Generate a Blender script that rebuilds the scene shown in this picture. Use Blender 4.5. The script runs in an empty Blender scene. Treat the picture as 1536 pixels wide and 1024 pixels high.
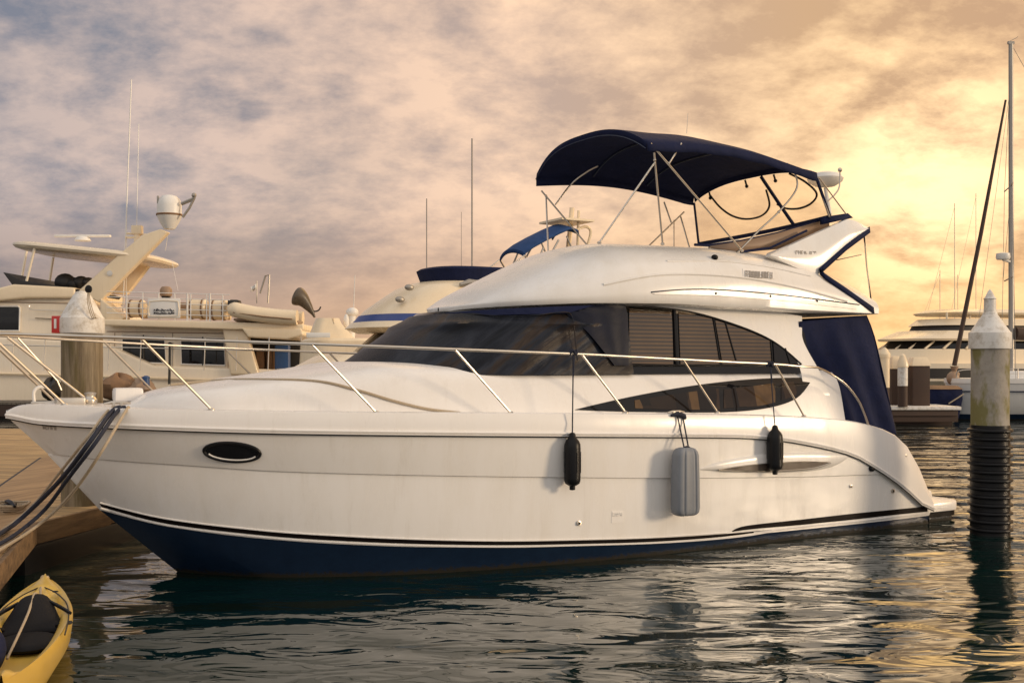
import bpy, bmesh, math, random
from mathutils import Vector, Matrix, noise as mnoise
R = math.radians
sc = bpy.context.scene
COL = sc.collection
random.seed(7)

# ------------------------------------------------------------------ camera
F, CX, YH, H = 1600.0, 768.0, 545.0, 2.4      # focal length in photo pixels, centre, eye level row, eye height (m)
cd = bpy.data.cameras.new('camera'); cam = bpy.data.objects.new('camera', cd); COL.objects.link(cam)
cam.location = (0, 0, H); cam.rotation_euler = (R(90), 0, 0)
cd.sensor_width = 36; cd.lens = 36 * F / 1536; cd.shift_y = (YH - 512) / 1536
cd.clip_end = 6000; cd.clip_start = 0.05
sc.camera = cam
sc.view_settings.view_transform = 'Standard'; sc.view_settings.look = 'None'
sc.view_settings.gamma = 1; sc.view_settings.exposure = 0.15
sc.cycles.use_denoising = True
sc.cycles.max_bounces = 8; sc.cycles.transparent_max_bounces = 12
sc.cycles.sample_clamp_indirect = 6

# ------------------------------------------------------------------ sky and sun
SUN_AZ, SUN_EL = 104, 10           # degrees to the right of the view axis, above the horizon
wd = bpy.data.worlds.new('World'); sc.world = wd; wd.use_nodes = True
nt = wd.node_tree; nt.nodes.clear()
def N(t, typ, **kw):
    n = t.nodes.new(typ)
    for k, v in kw.items():
        if k == 'inp':
            for i, val in v.items(): n.inputs[i].default_value = val
        else: setattr(n, k, v)
    return n
def L(t, a, b): t.links.new(a, b)
def M2(t, op, a, b=None, c=None, clamp=False):
    n = t.nodes.new('ShaderNodeMath'); n.operation = op; n.use_clamp = clamp
    for i, v in enumerate((a, b, c)):
        if v is None: continue
        if isinstance(v, (int, float)): n.inputs[i].default_value = v
        else: t.links.new(v, n.inputs[i])
    return n.outputs[0]
def MIX(t, fac, a, b, blend='MIX'):
    n = t.nodes.new('ShaderNodeMix'); n.data_type = 'RGBA'; n.blend_type = blend
    for sock, v in ((n.inputs[0], fac), (n.inputs[6], a), (n.inputs[7], b)):
        if isinstance(v, (int, float)): sock.default_value = v
        elif isinstance(v, tuple): sock.default_value = v if len(v) == 4 else (*v, 1)
        else: t.links.new(v, sock)
    return n.outputs[2]
def RAMP(t, fac, stops, interp='LINEAR'):
    n = t.nodes.new('ShaderNodeValToRGB'); e = n.color_ramp; e.interpolation = interp
    while len(e.elements) < len(stops): e.elements.new(0.5)
    for el, (p, c) in zip(e.elements, stops):
        el.position = p; el.color = c if len(c) == 4 else (*c, 1)
    t.links.new(fac, n.inputs[0]); return n.outputs[0]
def build_sky():
    t = nt
    tc = N(t, 'ShaderNodeTexCoord'); sp = N(t, 'ShaderNodeSeparateXYZ'); L(t, tc.outputs['Generated'], sp.inputs[0])
    x, y, z = sp.outputs
    az = M2(t, 'ARCTAN2', x, y)
    azf = M2(t, 'MULTIPLY_ADD', az, 1 / R(70), 0.5, clamp=True)               # 0..1 over -35..35 degrees
    zz = M2(t, 'ADD', M2(t, 'ABSOLUTE', z), 0.42)
    cv = N(t, 'ShaderNodeCombineXYZ')
    L(t, M2(t, 'DIVIDE', x, zz), cv.inputs[0]); L(t, M2(t, 'DIVIDE', y, zz), cv.inputs[1])
    g = Vector((640 / F, 1, (YH - 300) / F)).normalized()
    def fbm(vec, scale, detail, rough, dist, off):
        mp = N(t, 'ShaderNodeMapping'); mp.inputs['Location'].default_value = off; mp.inputs['Scale'].default_value = (.88, 1.08, 1)
        mp.inputs['Rotation'].default_value = (0, 0, R(-14))
        L(t, vec, mp.inputs[0])
        n = N(t, 'ShaderNodeTexNoise', inp={'Scale': scale, 'Detail': detail, 'Roughness': rough, 'Distortion': dist})
        L(t, mp.outputs[0], n.inputs['Vector']); return n.outputs['Fac']
    def puff_at(vec):
        n1 = fbm(vec, 2.3, 11, .60, .12, (3.1, 1.7, 0)); n2 = fbm(vec, 7.0, 11, .66, .08, (9.2, 4.0, 0))
        return M2(t, 'MULTIPLY_ADD', n2, .40, M2(t, 'MULTIPLY', n1, .75))
    puff = puff_at(cv.outputs[0])
    # the same field a little nearer the sun: where it is thinner the cloud catches the light
    tw = N(t, 'ShaderNodeVectorMath', operation='SUBTRACT'); tw.inputs[0].default_value = (g.x / (g.z + .42), g.y / (g.z + .42), 0); L(t, cv.outputs[0], tw.inputs[1])
    tn = N(t, 'ShaderNodeVectorMath', operation='NORMALIZE'); L(t, tw.outputs[0], tn.inputs[0])
    ts = N(t, 'ShaderNodeVectorMath', operation='MULTIPLY_ADD'); L(t, tn.outputs[0], ts.inputs[0]); ts.inputs[1].default_value = (.045, .045, 0); L(t, cv.outputs[0], ts.inputs[2])
    relief = M2(t, 'SUBTRACT', puff, puff_at(ts.outputs[0]))
    tcl = N(t, 'ShaderNodeMapRange', interpolation_type='SMOOTHSTEP', inp={'From Min': 0.40, 'From Max': 0.70})
    L(t, puff, tcl.inputs[0]); lit = M2(t, 'MULTIPLY_ADD', relief, 2.5, tcl.outputs[0], clamp=True)
    dark = RAMP(t, azf, [(0.0, (.15, .18, .25)), (.22, (.235, .24, .28)), (.5, (.50, .375, .315)), (.72, (.60, .385, .225)), (1, (.52, .32, .20))])
    brig = RAMP(t, azf, [(0.0, (.40, .36, .365)), (.25, (.64, .49, .42)), (.5, (.90, .625, .44)), (.75, (.96, .65, .36)), (1, (.93, .58, .30))])
    clouds = MIX(t, lit, dark, brig)
    # clearing of blue grey sky on the left, low down
    sky = N(t, 'ShaderNodeTexSky', sky_type='NISHITA', sun_disc=False, sun_elevation=R(SUN_EL), sun_rotation=R(SUN_AZ))
    ns = N(t, 'ShaderNodeVectorMath', operation='SCALE'); L(t, sky.outputs[0], ns.inputs[0]); ns.inputs['Scale'].default_value = 0.06
    n3 = fbm(cv.outputs[0], 1.7, 5, 0.5, 0.3, (5.5, 2.3, 0))
    gap = N(t, 'ShaderNodeMapRange', interpolation_type='SMOOTHSTEP', inp={'From Min': 0.48, 'From Max': 0.66}); L(t, n3, gap.inputs[0])
    leftw = M2(t, 'SUBTRACT', 1.0, M2(t, 'MULTIPLY', azf, 1.6), clamp=True)
    gapf = M2(t, 'MULTIPLY', M2(t, 'MULTIPLY', gap.outputs[0], leftw), 0.4)
    clouds = MIX(t, gapf, clouds, MIX(t, 0.5, ns.outputs[0], (.15, .165, .21)))
    # dusty band close to the horizon
    hz = N(t, 'ShaderNodeMapRange', interpolation_type='SMOOTHSTEP', inp={'From Min': 0.0, 'From Max': 0.17, 'To Min': 0.9, 'To Max': 0.0}); L(t, z, hz.inputs[0])
    band = RAMP(t, azf, [(0, (.25, .205, .20)), (.3, (.47, .30, .20)), (.55, (.74, .44, .22)), (.78, (.90, .50, .19)), (1, (.72, .38, .15))])
    clouds = MIX(t, hz.outputs[0], clouds, band)
    # glow behind the thin cloud at the right
    dn = N(t, 'ShaderNodeVectorMath', operation='DOT_PRODUCT'); L(t, tc.outputs['Generated'], dn.inputs[0]); dn.inputs[1].default_value = g
    d = M2(t, 'MAXIMUM', dn.outputs['Value'], 0.0)
    g1 = M2(t, 'POWER', d, 160.0); g2 = M2(t, 'POWER', d, 22.0)
    gl = M2(t, 'ADD', M2(t, 'MULTIPLY', M2(t, 'MULTIPLY', g1, .60), M2(t, 'MULTIPLY_ADD', lit, 1.0, 0.02)), M2(t, 'MULTIPLY', M2(t, 'MULTIPLY', g2, 0.13), M2(t, 'MULTIPLY_ADD', lit, 0.9, 0.1)))
    gc = N(t, 'ShaderNodeVectorMath', operation='SCALE'); gc.inputs[0].default_value = (.85, .60, .32); L(t, gl, gc.inputs['Scale'])
    ad = N(t, 'ShaderNodeVectorMath', operation='ADD'); L(t, clouds, ad.inputs[0]); L(t, gc.outputs[0], ad.inputs[1])
    # above the frame: unseen gold glow added right, dimming added left, for water reflections
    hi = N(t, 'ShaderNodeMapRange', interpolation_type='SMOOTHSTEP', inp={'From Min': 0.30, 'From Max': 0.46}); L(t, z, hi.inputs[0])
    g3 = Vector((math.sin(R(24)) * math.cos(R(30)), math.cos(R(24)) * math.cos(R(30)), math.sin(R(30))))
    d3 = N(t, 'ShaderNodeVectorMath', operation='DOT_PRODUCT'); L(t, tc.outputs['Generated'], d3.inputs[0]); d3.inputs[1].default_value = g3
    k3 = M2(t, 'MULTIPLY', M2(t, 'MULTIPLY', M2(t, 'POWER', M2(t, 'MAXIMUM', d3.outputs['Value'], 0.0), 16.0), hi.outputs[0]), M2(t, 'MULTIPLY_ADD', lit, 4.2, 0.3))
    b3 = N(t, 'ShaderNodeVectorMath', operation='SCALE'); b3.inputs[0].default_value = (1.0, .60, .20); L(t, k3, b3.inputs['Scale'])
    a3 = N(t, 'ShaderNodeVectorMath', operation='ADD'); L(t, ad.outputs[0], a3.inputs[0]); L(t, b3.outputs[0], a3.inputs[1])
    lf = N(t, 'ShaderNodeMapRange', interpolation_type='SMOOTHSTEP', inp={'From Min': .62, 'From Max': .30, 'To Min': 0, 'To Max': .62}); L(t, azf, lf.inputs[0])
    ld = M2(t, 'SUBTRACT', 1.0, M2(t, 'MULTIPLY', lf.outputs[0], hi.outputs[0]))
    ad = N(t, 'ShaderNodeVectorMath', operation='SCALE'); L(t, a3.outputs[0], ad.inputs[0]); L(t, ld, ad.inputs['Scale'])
    # high overcast overhead and behind the viewer: bright, pale and soft
    up = N(t, 'ShaderNodeMapRange', interpolation_type='SMOOTHSTEP', inp={'From Min': 0.56, 'From Max': 0.80}); L(t, z, up.inputs[0])
    bk = N(t, 'ShaderNodeMapRange', interpolation_type='SMOOTHSTEP', inp={'From Min': 0.25, 'From Max': -0.45}); L(t, y, bk.inputs[0])
    sof = M2(t, 'MAXIMUM', up.outputs[0], bk.outputs[0])
    over = MIX(t, lit, (BACK[0] * .8, BACK[1] * .8, BACK[2] * .85), BACK)
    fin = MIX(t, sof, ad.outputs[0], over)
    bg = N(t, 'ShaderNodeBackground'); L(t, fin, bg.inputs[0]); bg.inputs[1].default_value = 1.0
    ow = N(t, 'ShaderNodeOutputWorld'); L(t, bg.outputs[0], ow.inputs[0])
BACK = (.82, .765, .71)
build_sky()
sl = bpy.data.lights.new('sun', 'SUN'); sl.energy = 1.75; sl.angle = R(11); sl.color = (1.0, .76, .50)
so = bpy.data.objects.new('sun', sl); COL.objects.link(so); so.location = (20, 10, 30)
sd = Vector((math.sin(R(SUN_AZ)) * math.cos(R(SUN_EL)), math.cos(R(SUN_AZ)) * math.cos(R(SUN_EL)), math.sin(R(SUN_EL))))
so.rotation_euler = (-sd).to_track_quat('-Z', 'Y').to_euler()

# ------------------------------------------------------------------ materials
def mat(name, col, rough=.5, metal=0, coat=0, spec=.5, var=0.0, vscale=4, bump=0, bscale=60, alpha=1, trans=0, ior=1.5, sheen=0):
    m = bpy.data.materials.new(name); m.use_nodes = True; t = m.node_tree
    b = t.nodes['Principled BSDF']
    b.inputs['Base Color'].default_value = (*col, 1); b.inputs['Roughness'].default_value = rough
    b.inputs['Metallic'].default_value = metal; b.inputs['Coat Weight'].default_value = coat; b.inputs['Coat Roughness'].default_value = .06
    b.inputs['Specular IOR Level'].default_value = spec; b.inputs['Alpha'].default_value = alpha
    b.inputs['Transmission Weight'].default_value = trans; b.inputs['IOR'].default_value = ior
    b.inputs['Sheen Weight'].default_value = sheen
    tc = N(t, 'ShaderNodeTexCoord')
    if var:
        n = N(t, 'ShaderNodeTexNoise', inp={'Scale': vscale, 'Detail': 6, 'Roughness': .6}); L(t, tc.outputs['Object'], n.inputs['Vector'])
        c = MIX(t, n.outputs['Fac'], tuple(max(0, v * (1 - var)) for v in col), tuple(min(1, v * (1 + var)) for v in col))
        L(t, c, b.inputs['Base Color'])
        r = M2(t, 'MULTIPLY_ADD', n.outputs['Fac'], .25 * min(1, rough * 2), rough * .75); L(t, r, b.inputs['Roughness'])
    if bump:
        n = N(t, 'ShaderNodeTexNoise', inp={'Scale': bscale, 'Detail': 4}); L(t, tc.outputs['Object'], n.inputs['Vector'])
        bp = N(t, 'ShaderNodeBump', inp={'Strength': bump, 'Distance': .01}); L(t, n.outputs['Fac'], bp.inputs['Height']); L(t, bp.outputs[0], b.inputs['Normal'])
    return m
def nodes(m): return m.node_tree, m.node_tree.nodes['Principled BSDF']
MT = {}
def gel(name, col, dirt=.12):
    """gloss white moulding with faint streaks and dull patches"""
    m = mat(name, col, .26, coat=.12, spec=.38); t, b = nodes(m)
    tc = N(t, 'ShaderNodeTexCoord'); mp = N(t, 'ShaderNodeMapping'); mp.inputs['Scale'].default_value = (2.2, 2.2, .45); L(t, tc.outputs['Object'], mp.inputs[0])
    n = N(t, 'ShaderNodeTexNoise', inp={'Scale': 1.6, 'Detail': 8, 'Roughness': .62}); L(t, mp.outputs[0], n.inputs['Vector'])
    f = N(t, 'ShaderNodeMapRange', inp={'From Min': .42, 'From Max': .75}); L(t, n.outputs['Fac'], f.inputs[0])
    c = MIX(t, f.outputs[0], tuple(col), (col[0] * (1 - dirt), col[1] * (1 - dirt * 1.2), col[2] * (1 - dirt * 1.6)))
    m3 = N(t, 'ShaderNodeMapping'); m3.inputs['Scale'].default_value = (7, 7, .4); L(t, tc.outputs['Object'], m3.inputs[0])
    n3 = N(t, 'ShaderNodeTexNoise', inp={'Scale': 1.3, 'Detail': 5, 'Roughness': .7}); L(t, m3.outputs[0], n3.inputs['Vector'])
    n4 = N(t, 'ShaderNodeTexNoise', inp={'Scale': .8, 'Detail': 2}); L(t, tc.outputs['Object'], n4.inputs['Vector'])
    f3 = N(t, 'ShaderNodeMapRange', inp={'From Min': .56, 'From Max': .74}); L(t, n3.outputs['Fac'], f3.inputs[0])
    c = MIX(t, M2(t, 'MULTIPLY', M2(t, 'MULTIPLY', f3.outputs[0], n4.outputs['Fac']), .24), c, (.36, .29, .20))
    L(t, c, b.inputs['Base Color'])
    L(t, M2(t, 'MULTIPLY_ADD', f.outputs[0], .16, .22), b.inputs['Roughness'])
    n2 = N(t, 'ShaderNodeTexNoise', inp={'Scale': 1.1, 'Detail': 2}); L(t, tc.outputs['Object'], n2.inputs['Vector'])
    bp = N(t, 'ShaderNodeBump', inp={'Strength': .12, 'Distance': .02}); L(t, n2.outputs['Fac'], bp.inputs['Height']); L(t, bp.outputs[0], b.inputs['Normal'])
    return m
MT['gel'] = gel('white_gelcoat', (.81, .785, .75), .075)
MT['gel_deck'] = gel('white_deck_gelcoat', (.83, .80, .765), .04)
MT['cream'] = gel('cream_paint', (.85, .70, .49), .05)
MT['cream2'] = gel('warm_white_paint', (.86, .75, .59), .05)
MT['steel'] = mat('stainless_steel', (.60, .55, .48), .32, 1, var=.08, vscale=9)
MT['black'] = mat('black_rubber', (.007, .007, .008), .38, spec=.22, var=.3, vscale=8)
MT['stripe'] = mat('black_boot_stripe', (.007, .005, .005), .5, spec=.06, var=.3)
MT['grey'] = mat('grey_fender_vinyl', (.20, .215, .24), .55, var=.18, vscale=7, bump=.15, bscale=40)
MT['glass'] = mat('tinted_glass', (.008, .008, .009), .05, spec=.32, var=.2)
MT['dark'] = mat('dark_recess', (.02, .018, .017), .6, var=.2)
MT['pinstripe'] = mat('navy_pinstripe', (.02, .03, .06), .4, var=.1)
MT['tan'] = mat('tan_vinyl', (.30, .20, .13), .5, var=.15, vscale=3, bump=.1)
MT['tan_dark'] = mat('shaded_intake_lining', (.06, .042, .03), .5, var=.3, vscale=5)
MT['rope_cream'] = mat('cream_rope', (.45, .36, .25), .9, var=.35, vscale=60, bump=.8, bscale=160)
MT['rope_navy'] = mat('navy_rope', (.012, .016, .035), .85, var=.4, vscale=60, bump=.8, bscale=160)
MT['plastic_white'] = mat('white_plastic', (.78, .75, .70), .4, var=.08, vscale=5)
MT['red'] = mat('red_paint', (.55, .03, .025), .4, var=.12)
MT['yellow'] = mat('yellow_plastic', (.66, .44, .09), .32, coat=.2, var=.16, vscale=3, bump=.05, bscale=25)
MT['brown'] = mat('brown_canvas', (.23, .13, .065), .8, var=.35, vscale=5, bump=.4, bscale=20)
MT['darkwood'] = mat('dark_wood', (.05, .026, .016), .75, var=.35, vscale=6, bump=.3, bscale=30)
MT['blue'] = mat('blue_plastic', (.02, .07, .2), .4, var=.15)
MT['bluestripe'] = mat('blue_paint_stripe', (.03, .06, .22), .35, var=.15)
MT['mast'] = mat('weathered_aluminium', (.36, .33, .29), .45, .6, var=.15, vscale=3)
MT['bronze'] = mat('bronze_canvas', (.10, .075, .05), .38, var=.4, vscale=4, bump=.5, bscale=14)
MT['hullblue'] = mat('off_white_hull_paint', (.78, .77, .74), .3, coat=.2, var=.06)
MT['letter'] = mat('grey_lettering', (.42, .38, .34), .5, var=.1)
MT['ink'] = mat('black_lettering', (.03, .03, .04), .6, var=.1)
MT['skin_seat'] = mat('black_seat_fabric', (.007, .007, .009), .75, spec=.2, var=.4, vscale=12, bump=.4, bscale=90)

def canvas(name, col):
    m = mat(name, col, .82, spec=.2); t, b = nodes(m)
    tc = N(t, 'ShaderNodeTexCoord')
    n = N(t, 'ShaderNodeTexNoise', inp={'Scale': 3.0, 'Detail': 5, 'Roughness': .6}); L(t, tc.outputs['Object'], n.inputs['Vector'])
    L(t, MIX(t, n.outputs['Fac'], tuple(v * .65 for v in col), tuple(v * 1.5 for v in col)), b.inputs['Base Color'])
    w = N(t, 'ShaderNodeTexNoise', inp={'Scale': 260, 'Detail': 2}); L(t, tc.outputs['Object'], w.inputs['Vector'])
    w2 = N(t, 'ShaderNodeTexNoise', inp={'Scale': 5, 'Detail': 3, 'Distortion': .6}); L(t, tc.outputs['Object'], w2.inputs['Vector'])
    h = M2(t, 'MULTIPLY_ADD', w2.outputs['Fac'], 4.0, M2(t, 'MULTIPLY', w.outputs['Fac'], .25))
    bp = N(t, 'ShaderNodeBump', inp={'Strength': .45, 'Distance': .012}); L(t, h, bp.inputs['Height']); L(t, bp.outputs[0], b.inputs['Normal'])
    return m
MT['navy'] = canvas('navy_canvas', (.008, .0125, .044))
MT['bluecanvas'] = canvas('blue_canvas', (.025, .06, .16))

def bottom_paint():
    m = mat('navy_bottom_paint', (.006, .016, .04), .36, spec=.35); t, b = nodes(m)
    tc = N(t, 'ShaderNodeTexCoord'); sp = N(t, 'ShaderNodeSeparateXYZ'); L(t, tc.outputs['Object'], sp.inputs[0])
    n = N(t, 'ShaderNodeTexNoise', inp={'Scale': 5, 'Detail': 8, 'Roughness': .7}); L(t, tc.outputs['Object'], n.inputs['Vector'])
    n2 = N(t, 'ShaderNodeTexNoise', inp={'Scale': 16, 'Detail': 8, 'Roughness': .75}); L(t, tc.outputs['Object'], n2.inputs['Vector'])
    c = MIX(t, n.outputs['Fac'], (.003, .009, .026), (.009, .026, .060))
    # scum and weed just above the water
    k = M2(t, 'SUBTRACT', M2(t, 'MULTIPLY', n2.outputs['Fac'], .20), M2(t, 'ADD', sp.outputs[2], .085))
    kf = M2(t, 'MULTIPLY', k, 28, clamp=True)
    c = MIX(t, kf, c, MIX(t, n.outputs['Fac'], (.026, .018, .010), (.007, .009, .006)))
    L(t, c, b.inputs['Base Color']); L(t, M2(t, 'MULTIPLY_ADD', kf, .45, .33), b.inputs['Roughness'])
    bp = N(t, 'ShaderNodeBump', inp={'Strength': .25, 'Distance': .01}); L(t, n2.outputs['Fac'], bp.inputs['Height']); L(t, bp.outputs[0], b.inputs['Normal'])
    return m
MT['bottom'] = bottom_paint()

def blinds():
    m = mat('window_with_blinds', (.05, .035, .02), .08, spec=.7); t, b = nodes(m)
    tc = N(t, 'ShaderNodeTexCoord'); sp = N(t, 'ShaderNodeSeparateXYZ'); L(t, tc.outputs['Object'], sp.inputs[0])
    s = M2(t, 'SINE', M2(t, 'MULTIPLY', sp.outputs[2], 2 * math.pi / .052))
    f = N(t, 'ShaderNodeMapRange', inp={'From Min': -.75, 'From Max': .0}); L(t, s, f.inputs[0])
    n = N(t, 'ShaderNodeTexNoise', inp={'Scale': 2.2, 'Detail': 3}); L(t, tc.outputs['Object'], n.inputs['Vector'])
    L(t, MIX(t, f.outputs[0], (.022, .016, .011), MIX(t, n.outputs['Fac'], (.04, .026, .016), (.14, .082, .034))), b.inputs['Base Color'])
    return m
MT['blinds'] = blinds()
def cover_mesh():
    m = mat('black_mesh_cover', (.02, .022, .028), .36, spec=.16); t, b = nodes(m)
    tc = N(t, 'ShaderNodeTexCoord')
    def streak(ang, along, across, scale, dist, off):
        r = N(t, 'ShaderNodeMapping'); r.inputs['Rotation'].default_value = (0, R(ang), 0); r.inputs['Location'].default_value = (off, 0, off); L(t, tc.outputs['Object'], r.inputs[0])
        mp = N(t, 'ShaderNodeMapping'); mp.inputs['Scale'].default_value = (along, .4, across); L(t, r.outputs[0], mp.inputs[0])
        n = N(t, 'ShaderNodeTexNoise', inp={'Scale': scale, 'Detail': 5, 'Roughness': .55, 'Distortion': dist}); L(t, mp.outputs[0], n.inputs['Vector']); return n.outputs['Fac']
    n = streak(34, .32, 2.6, 1.6, .45, 0); n2 = streak(28, .25, 7.0, 1.5, .2, 3.3)
    c = RAMP(t, n, [(.34, (.003, .004, .006)), (.45, (.011, .014, .024)), (.53, (.034, .040, .056)), (.60, (.055, .038, .028)), (.68, (.014, .012, .014))])
    c = MIX(t, M2(t, 'MULTIPLY', n2, .9), c, (.004, .005, .008))
    L(t, c, b.inputs['Base Color'])
    w = N(t, 'ShaderNodeTexNoise', inp={'Scale': 320, 'Detail': 1}); L(t, tc.outputs['Object'], w.inputs['Vector'])
    h = M2(t, 'MULTIPLY_ADD', n2, 2.0, M2(t, 'MULTIPLY_ADD', n, 3.0, M2(t, 'MULTIPLY', w.outputs['Fac'], .15)))
    bp = N(t, 'ShaderNodeBump', inp={'Strength': .5, 'Distance': .02}); L(t, h, bp.inputs['Height']); L(t, bp.outputs[0], b.inputs['Normal'])
    return m
MT['cover'] = cover_mesh()
MT['cover_corner'] = mat('near_black_navy_cover', (.005, .007, .018), .36, spec=.16, var=.6, vscale=3, bump=.3, bscale=6)
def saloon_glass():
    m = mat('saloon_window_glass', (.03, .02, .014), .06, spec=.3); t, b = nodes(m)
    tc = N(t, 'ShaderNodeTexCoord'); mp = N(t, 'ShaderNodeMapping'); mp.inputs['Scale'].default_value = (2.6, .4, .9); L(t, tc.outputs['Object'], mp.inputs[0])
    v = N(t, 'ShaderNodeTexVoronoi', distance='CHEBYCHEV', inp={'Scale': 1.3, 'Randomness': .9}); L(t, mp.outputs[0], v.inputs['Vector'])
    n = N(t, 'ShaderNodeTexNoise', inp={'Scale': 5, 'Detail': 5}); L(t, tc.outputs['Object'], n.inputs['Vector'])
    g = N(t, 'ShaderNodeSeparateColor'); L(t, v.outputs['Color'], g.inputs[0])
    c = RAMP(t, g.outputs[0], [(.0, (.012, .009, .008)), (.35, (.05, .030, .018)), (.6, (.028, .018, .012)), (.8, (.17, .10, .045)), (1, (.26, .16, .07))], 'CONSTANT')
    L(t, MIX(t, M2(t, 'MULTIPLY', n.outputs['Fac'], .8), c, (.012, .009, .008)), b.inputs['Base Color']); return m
MT['saloon'] = saloon_glass()
def vinyl():
    m = bpy.data.materials.new('clear_vinyl'); m.use_nodes = True; t = m.node_tree; t.nodes.clear()
    tr = N(t, 'ShaderNodeBsdfTransparent'); tr.inputs[0].default_value = (.93, .87, .78, 1)
    gl = N(t, 'ShaderNodeBsdfGlossy'); gl.inputs['Roughness'].default_value = .3; gl.inputs[0].default_value = (.9, .86, .8, 1)
    df = N(t, 'ShaderNodeBsdfTranslucent'); df.inputs[0].default_value = (.7, .6, .48, 1)
    tc = N(t, 'ShaderNodeTexCoord'); n = N(t, 'ShaderNodeTexNoise', inp={'Scale': 2.5, 'Detail': 4, 'Distortion': .7}); L(t, tc.outputs['Object'], n.inputs['Vector'])
    bp = N(t, 'ShaderNodeBump', inp={'Strength': .15, 'Distance': .03}); L(t, n.outputs['Fac'], bp.inputs['Height']); L(t, bp.outputs[0], gl.inputs['Normal'])
    a = N(t, 'ShaderNodeMixShader'); a.inputs[0].default_value = .05; L(t, tr.outputs[0], a.inputs[1]); L(t, gl.outputs[0], a.inputs[2])
    c = N(t, 'ShaderNodeMixShader'); c.inputs[0].default_value = .20; L(t, a.outputs[0], c.inputs[1]); L(t, df.outputs[0], c.inputs[2])
    o = N(t, 'ShaderNodeOutputMaterial'); L(t, c.outputs[0], o.inputs[0]); return m
MT['vinyl'] = vinyl()
def wood(name, c1, c2, ang=0, plank=.14, gap=True):
    m = mat(name, c1, .7); t, b = nodes(m)
    tc = N(t, 'ShaderNodeTexCoord'); mr = N(t, 'ShaderNodeMapping'); mr.inputs['Rotation'].default_value = (0, 0, ang); L(t, tc.outputs['Object'], mr.inputs[0])
    mp = N(t, 'ShaderNodeMapping'); mp.inputs['Scale'].default_value = (.8, 11, 11); L(t, mr.outputs[0], mp.inputs[0])
    n = N(t, 'ShaderNodeTexNoise', inp={'Scale': 1.0, 'Detail': 8, 'Roughness': .65, 'Distortion': .3}); L(t, mp.outputs[0], n.inputs['Vector'])
    n2 = N(t, 'ShaderNodeTexNoise', inp={'Scale': 1.3, 'Detail': 5}); L(t, tc.outputs['Object'], n2.inputs['Vector'])
    fg = N(t, 'ShaderNodeMapRange', inp={'From Min': .34, 'From Max': .66}); L(t, n.outputs['Fac'], fg.inputs[0])
    c = MIX(t, fg.outputs[0], tuple(v * .7 for v in c1), c2)
    h = n.outputs['Fac']
    c = MIX(t, M2(t, 'MULTIPLY', n2.outputs['Fac'], .55), c, tuple(v * .45 for v in c1))
    if gap:
        sp = N(t, 'ShaderNodeSeparateXYZ'); L(t, mr.outputs[0], sp.inputs[0])
        q = M2(t, 'DIVIDE', sp.outputs[1], plank); fr = M2(t, 'FRACT', q); ed = M2(t, 'ABSOLUTE', M2(t, 'SUBTRACT', fr, .5))
        g = M2(t, 'GREATER_THAN', ed, .465)
        wn = N(t, 'ShaderNodeTexWhiteNoise', noise_dimensions='1D'); L(t, M2(t, 'FLOOR', q), wn.inputs['W'])
        c = MIX(t, M2(t, 'MULTIPLY', wn.outputs['Value'], .7), c, tuple(v * .33 for v in c2))
        c = MIX(t, g, c, (.012, .008, .005)); h = M2(t, 'SUBTRACT', M2(t, 'MULTIPLY', h, .3), M2(t, 'MULTIPLY', g, 2.0))
    L(t, c, b.inputs['Base Color'])
    bp = N(t, 'ShaderNodeBump', inp={'Strength': .5, 'Distance': .012}); L(t, h, bp.inputs['Height']); L(t, bp.outputs[0], b.inputs['Normal'])
    return m
def concrete():
    m = mat('weathered_piling', (.3, .27, .22), .85); t, b = nodes(m)
    tc = N(t, 'ShaderNodeTexCoord')
    n = N(t, 'ShaderNodeTexNoise', inp={'Scale': 3.2, 'Detail': 9, 'Roughness': .7}); L(t, tc.outputs['Object'], n.inputs['Vector'])
    mp = N(t, 'ShaderNodeMapping'); mp.inputs['Scale'].default_value = (2.4, 2.4, 1.1); L(t, tc.outputs['Object'], mp.inputs[0])
    n2 = N(t, 'ShaderNodeTexNoise', inp={'Scale': 1.1, 'Detail': 6, 'Roughness': .6}); L(t, mp.outputs[0], n2.inputs['Vector'])
    n3 = N(t, 'ShaderNodeTexNoise', inp={'Scale': 14, 'Detail': 6, 'Roughness': .8}); L(t, tc.outputs['Object'], n3.inputs['Vector'])
    c = MIX(t, n.outputs['Fac'], (.15, .13, .105), (.52, .47, .40))
    f = N(t, 'ShaderNodeMapRange', inp={'From Min': .47, 'From Max': .56}); L(t, n2.outputs['Fac'], f.inputs[0])
    c = MIX(t, M2(t, 'MULTIPLY', f.outputs[0], .85), c, (.17, .15, .03))
    f3 = N(t, 'ShaderNodeMapRange', inp={'From Min': .6, 'From Max': .7}); L(t, n3.outputs['Fac'], f3.inputs[0])
    c = MIX(t, M2(t, 'MULTIPLY', f3.outputs[0], .6), c, (.08, .065, .05))
    L(t, c, b.inputs['Base Color'])
    bp = N(t, 'ShaderNodeBump', inp={'Strength': .6, 'Distance': .015}); L(t, n3.outputs['Fac'], bp.inputs['Height']); L(t, bp.outputs[0], b.inputs['Normal'])
    return m
MT['concrete'] = concrete()
MT['pilewood'] = wood('weathered_pile_wood', (.17, .12, .065), (.40, .32, .21), 0, gap=False)
def pilewood_fix():
    t, b = nodes(MT['pilewood'])
    for n in t.nodes:
        if n.type == 'MAPPING' and abs(n.inputs['Scale'].default_value[1] - 11) < 1: n.inputs['Scale'].default_value = (14, 14, .8)
pilewood_fix()
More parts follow.
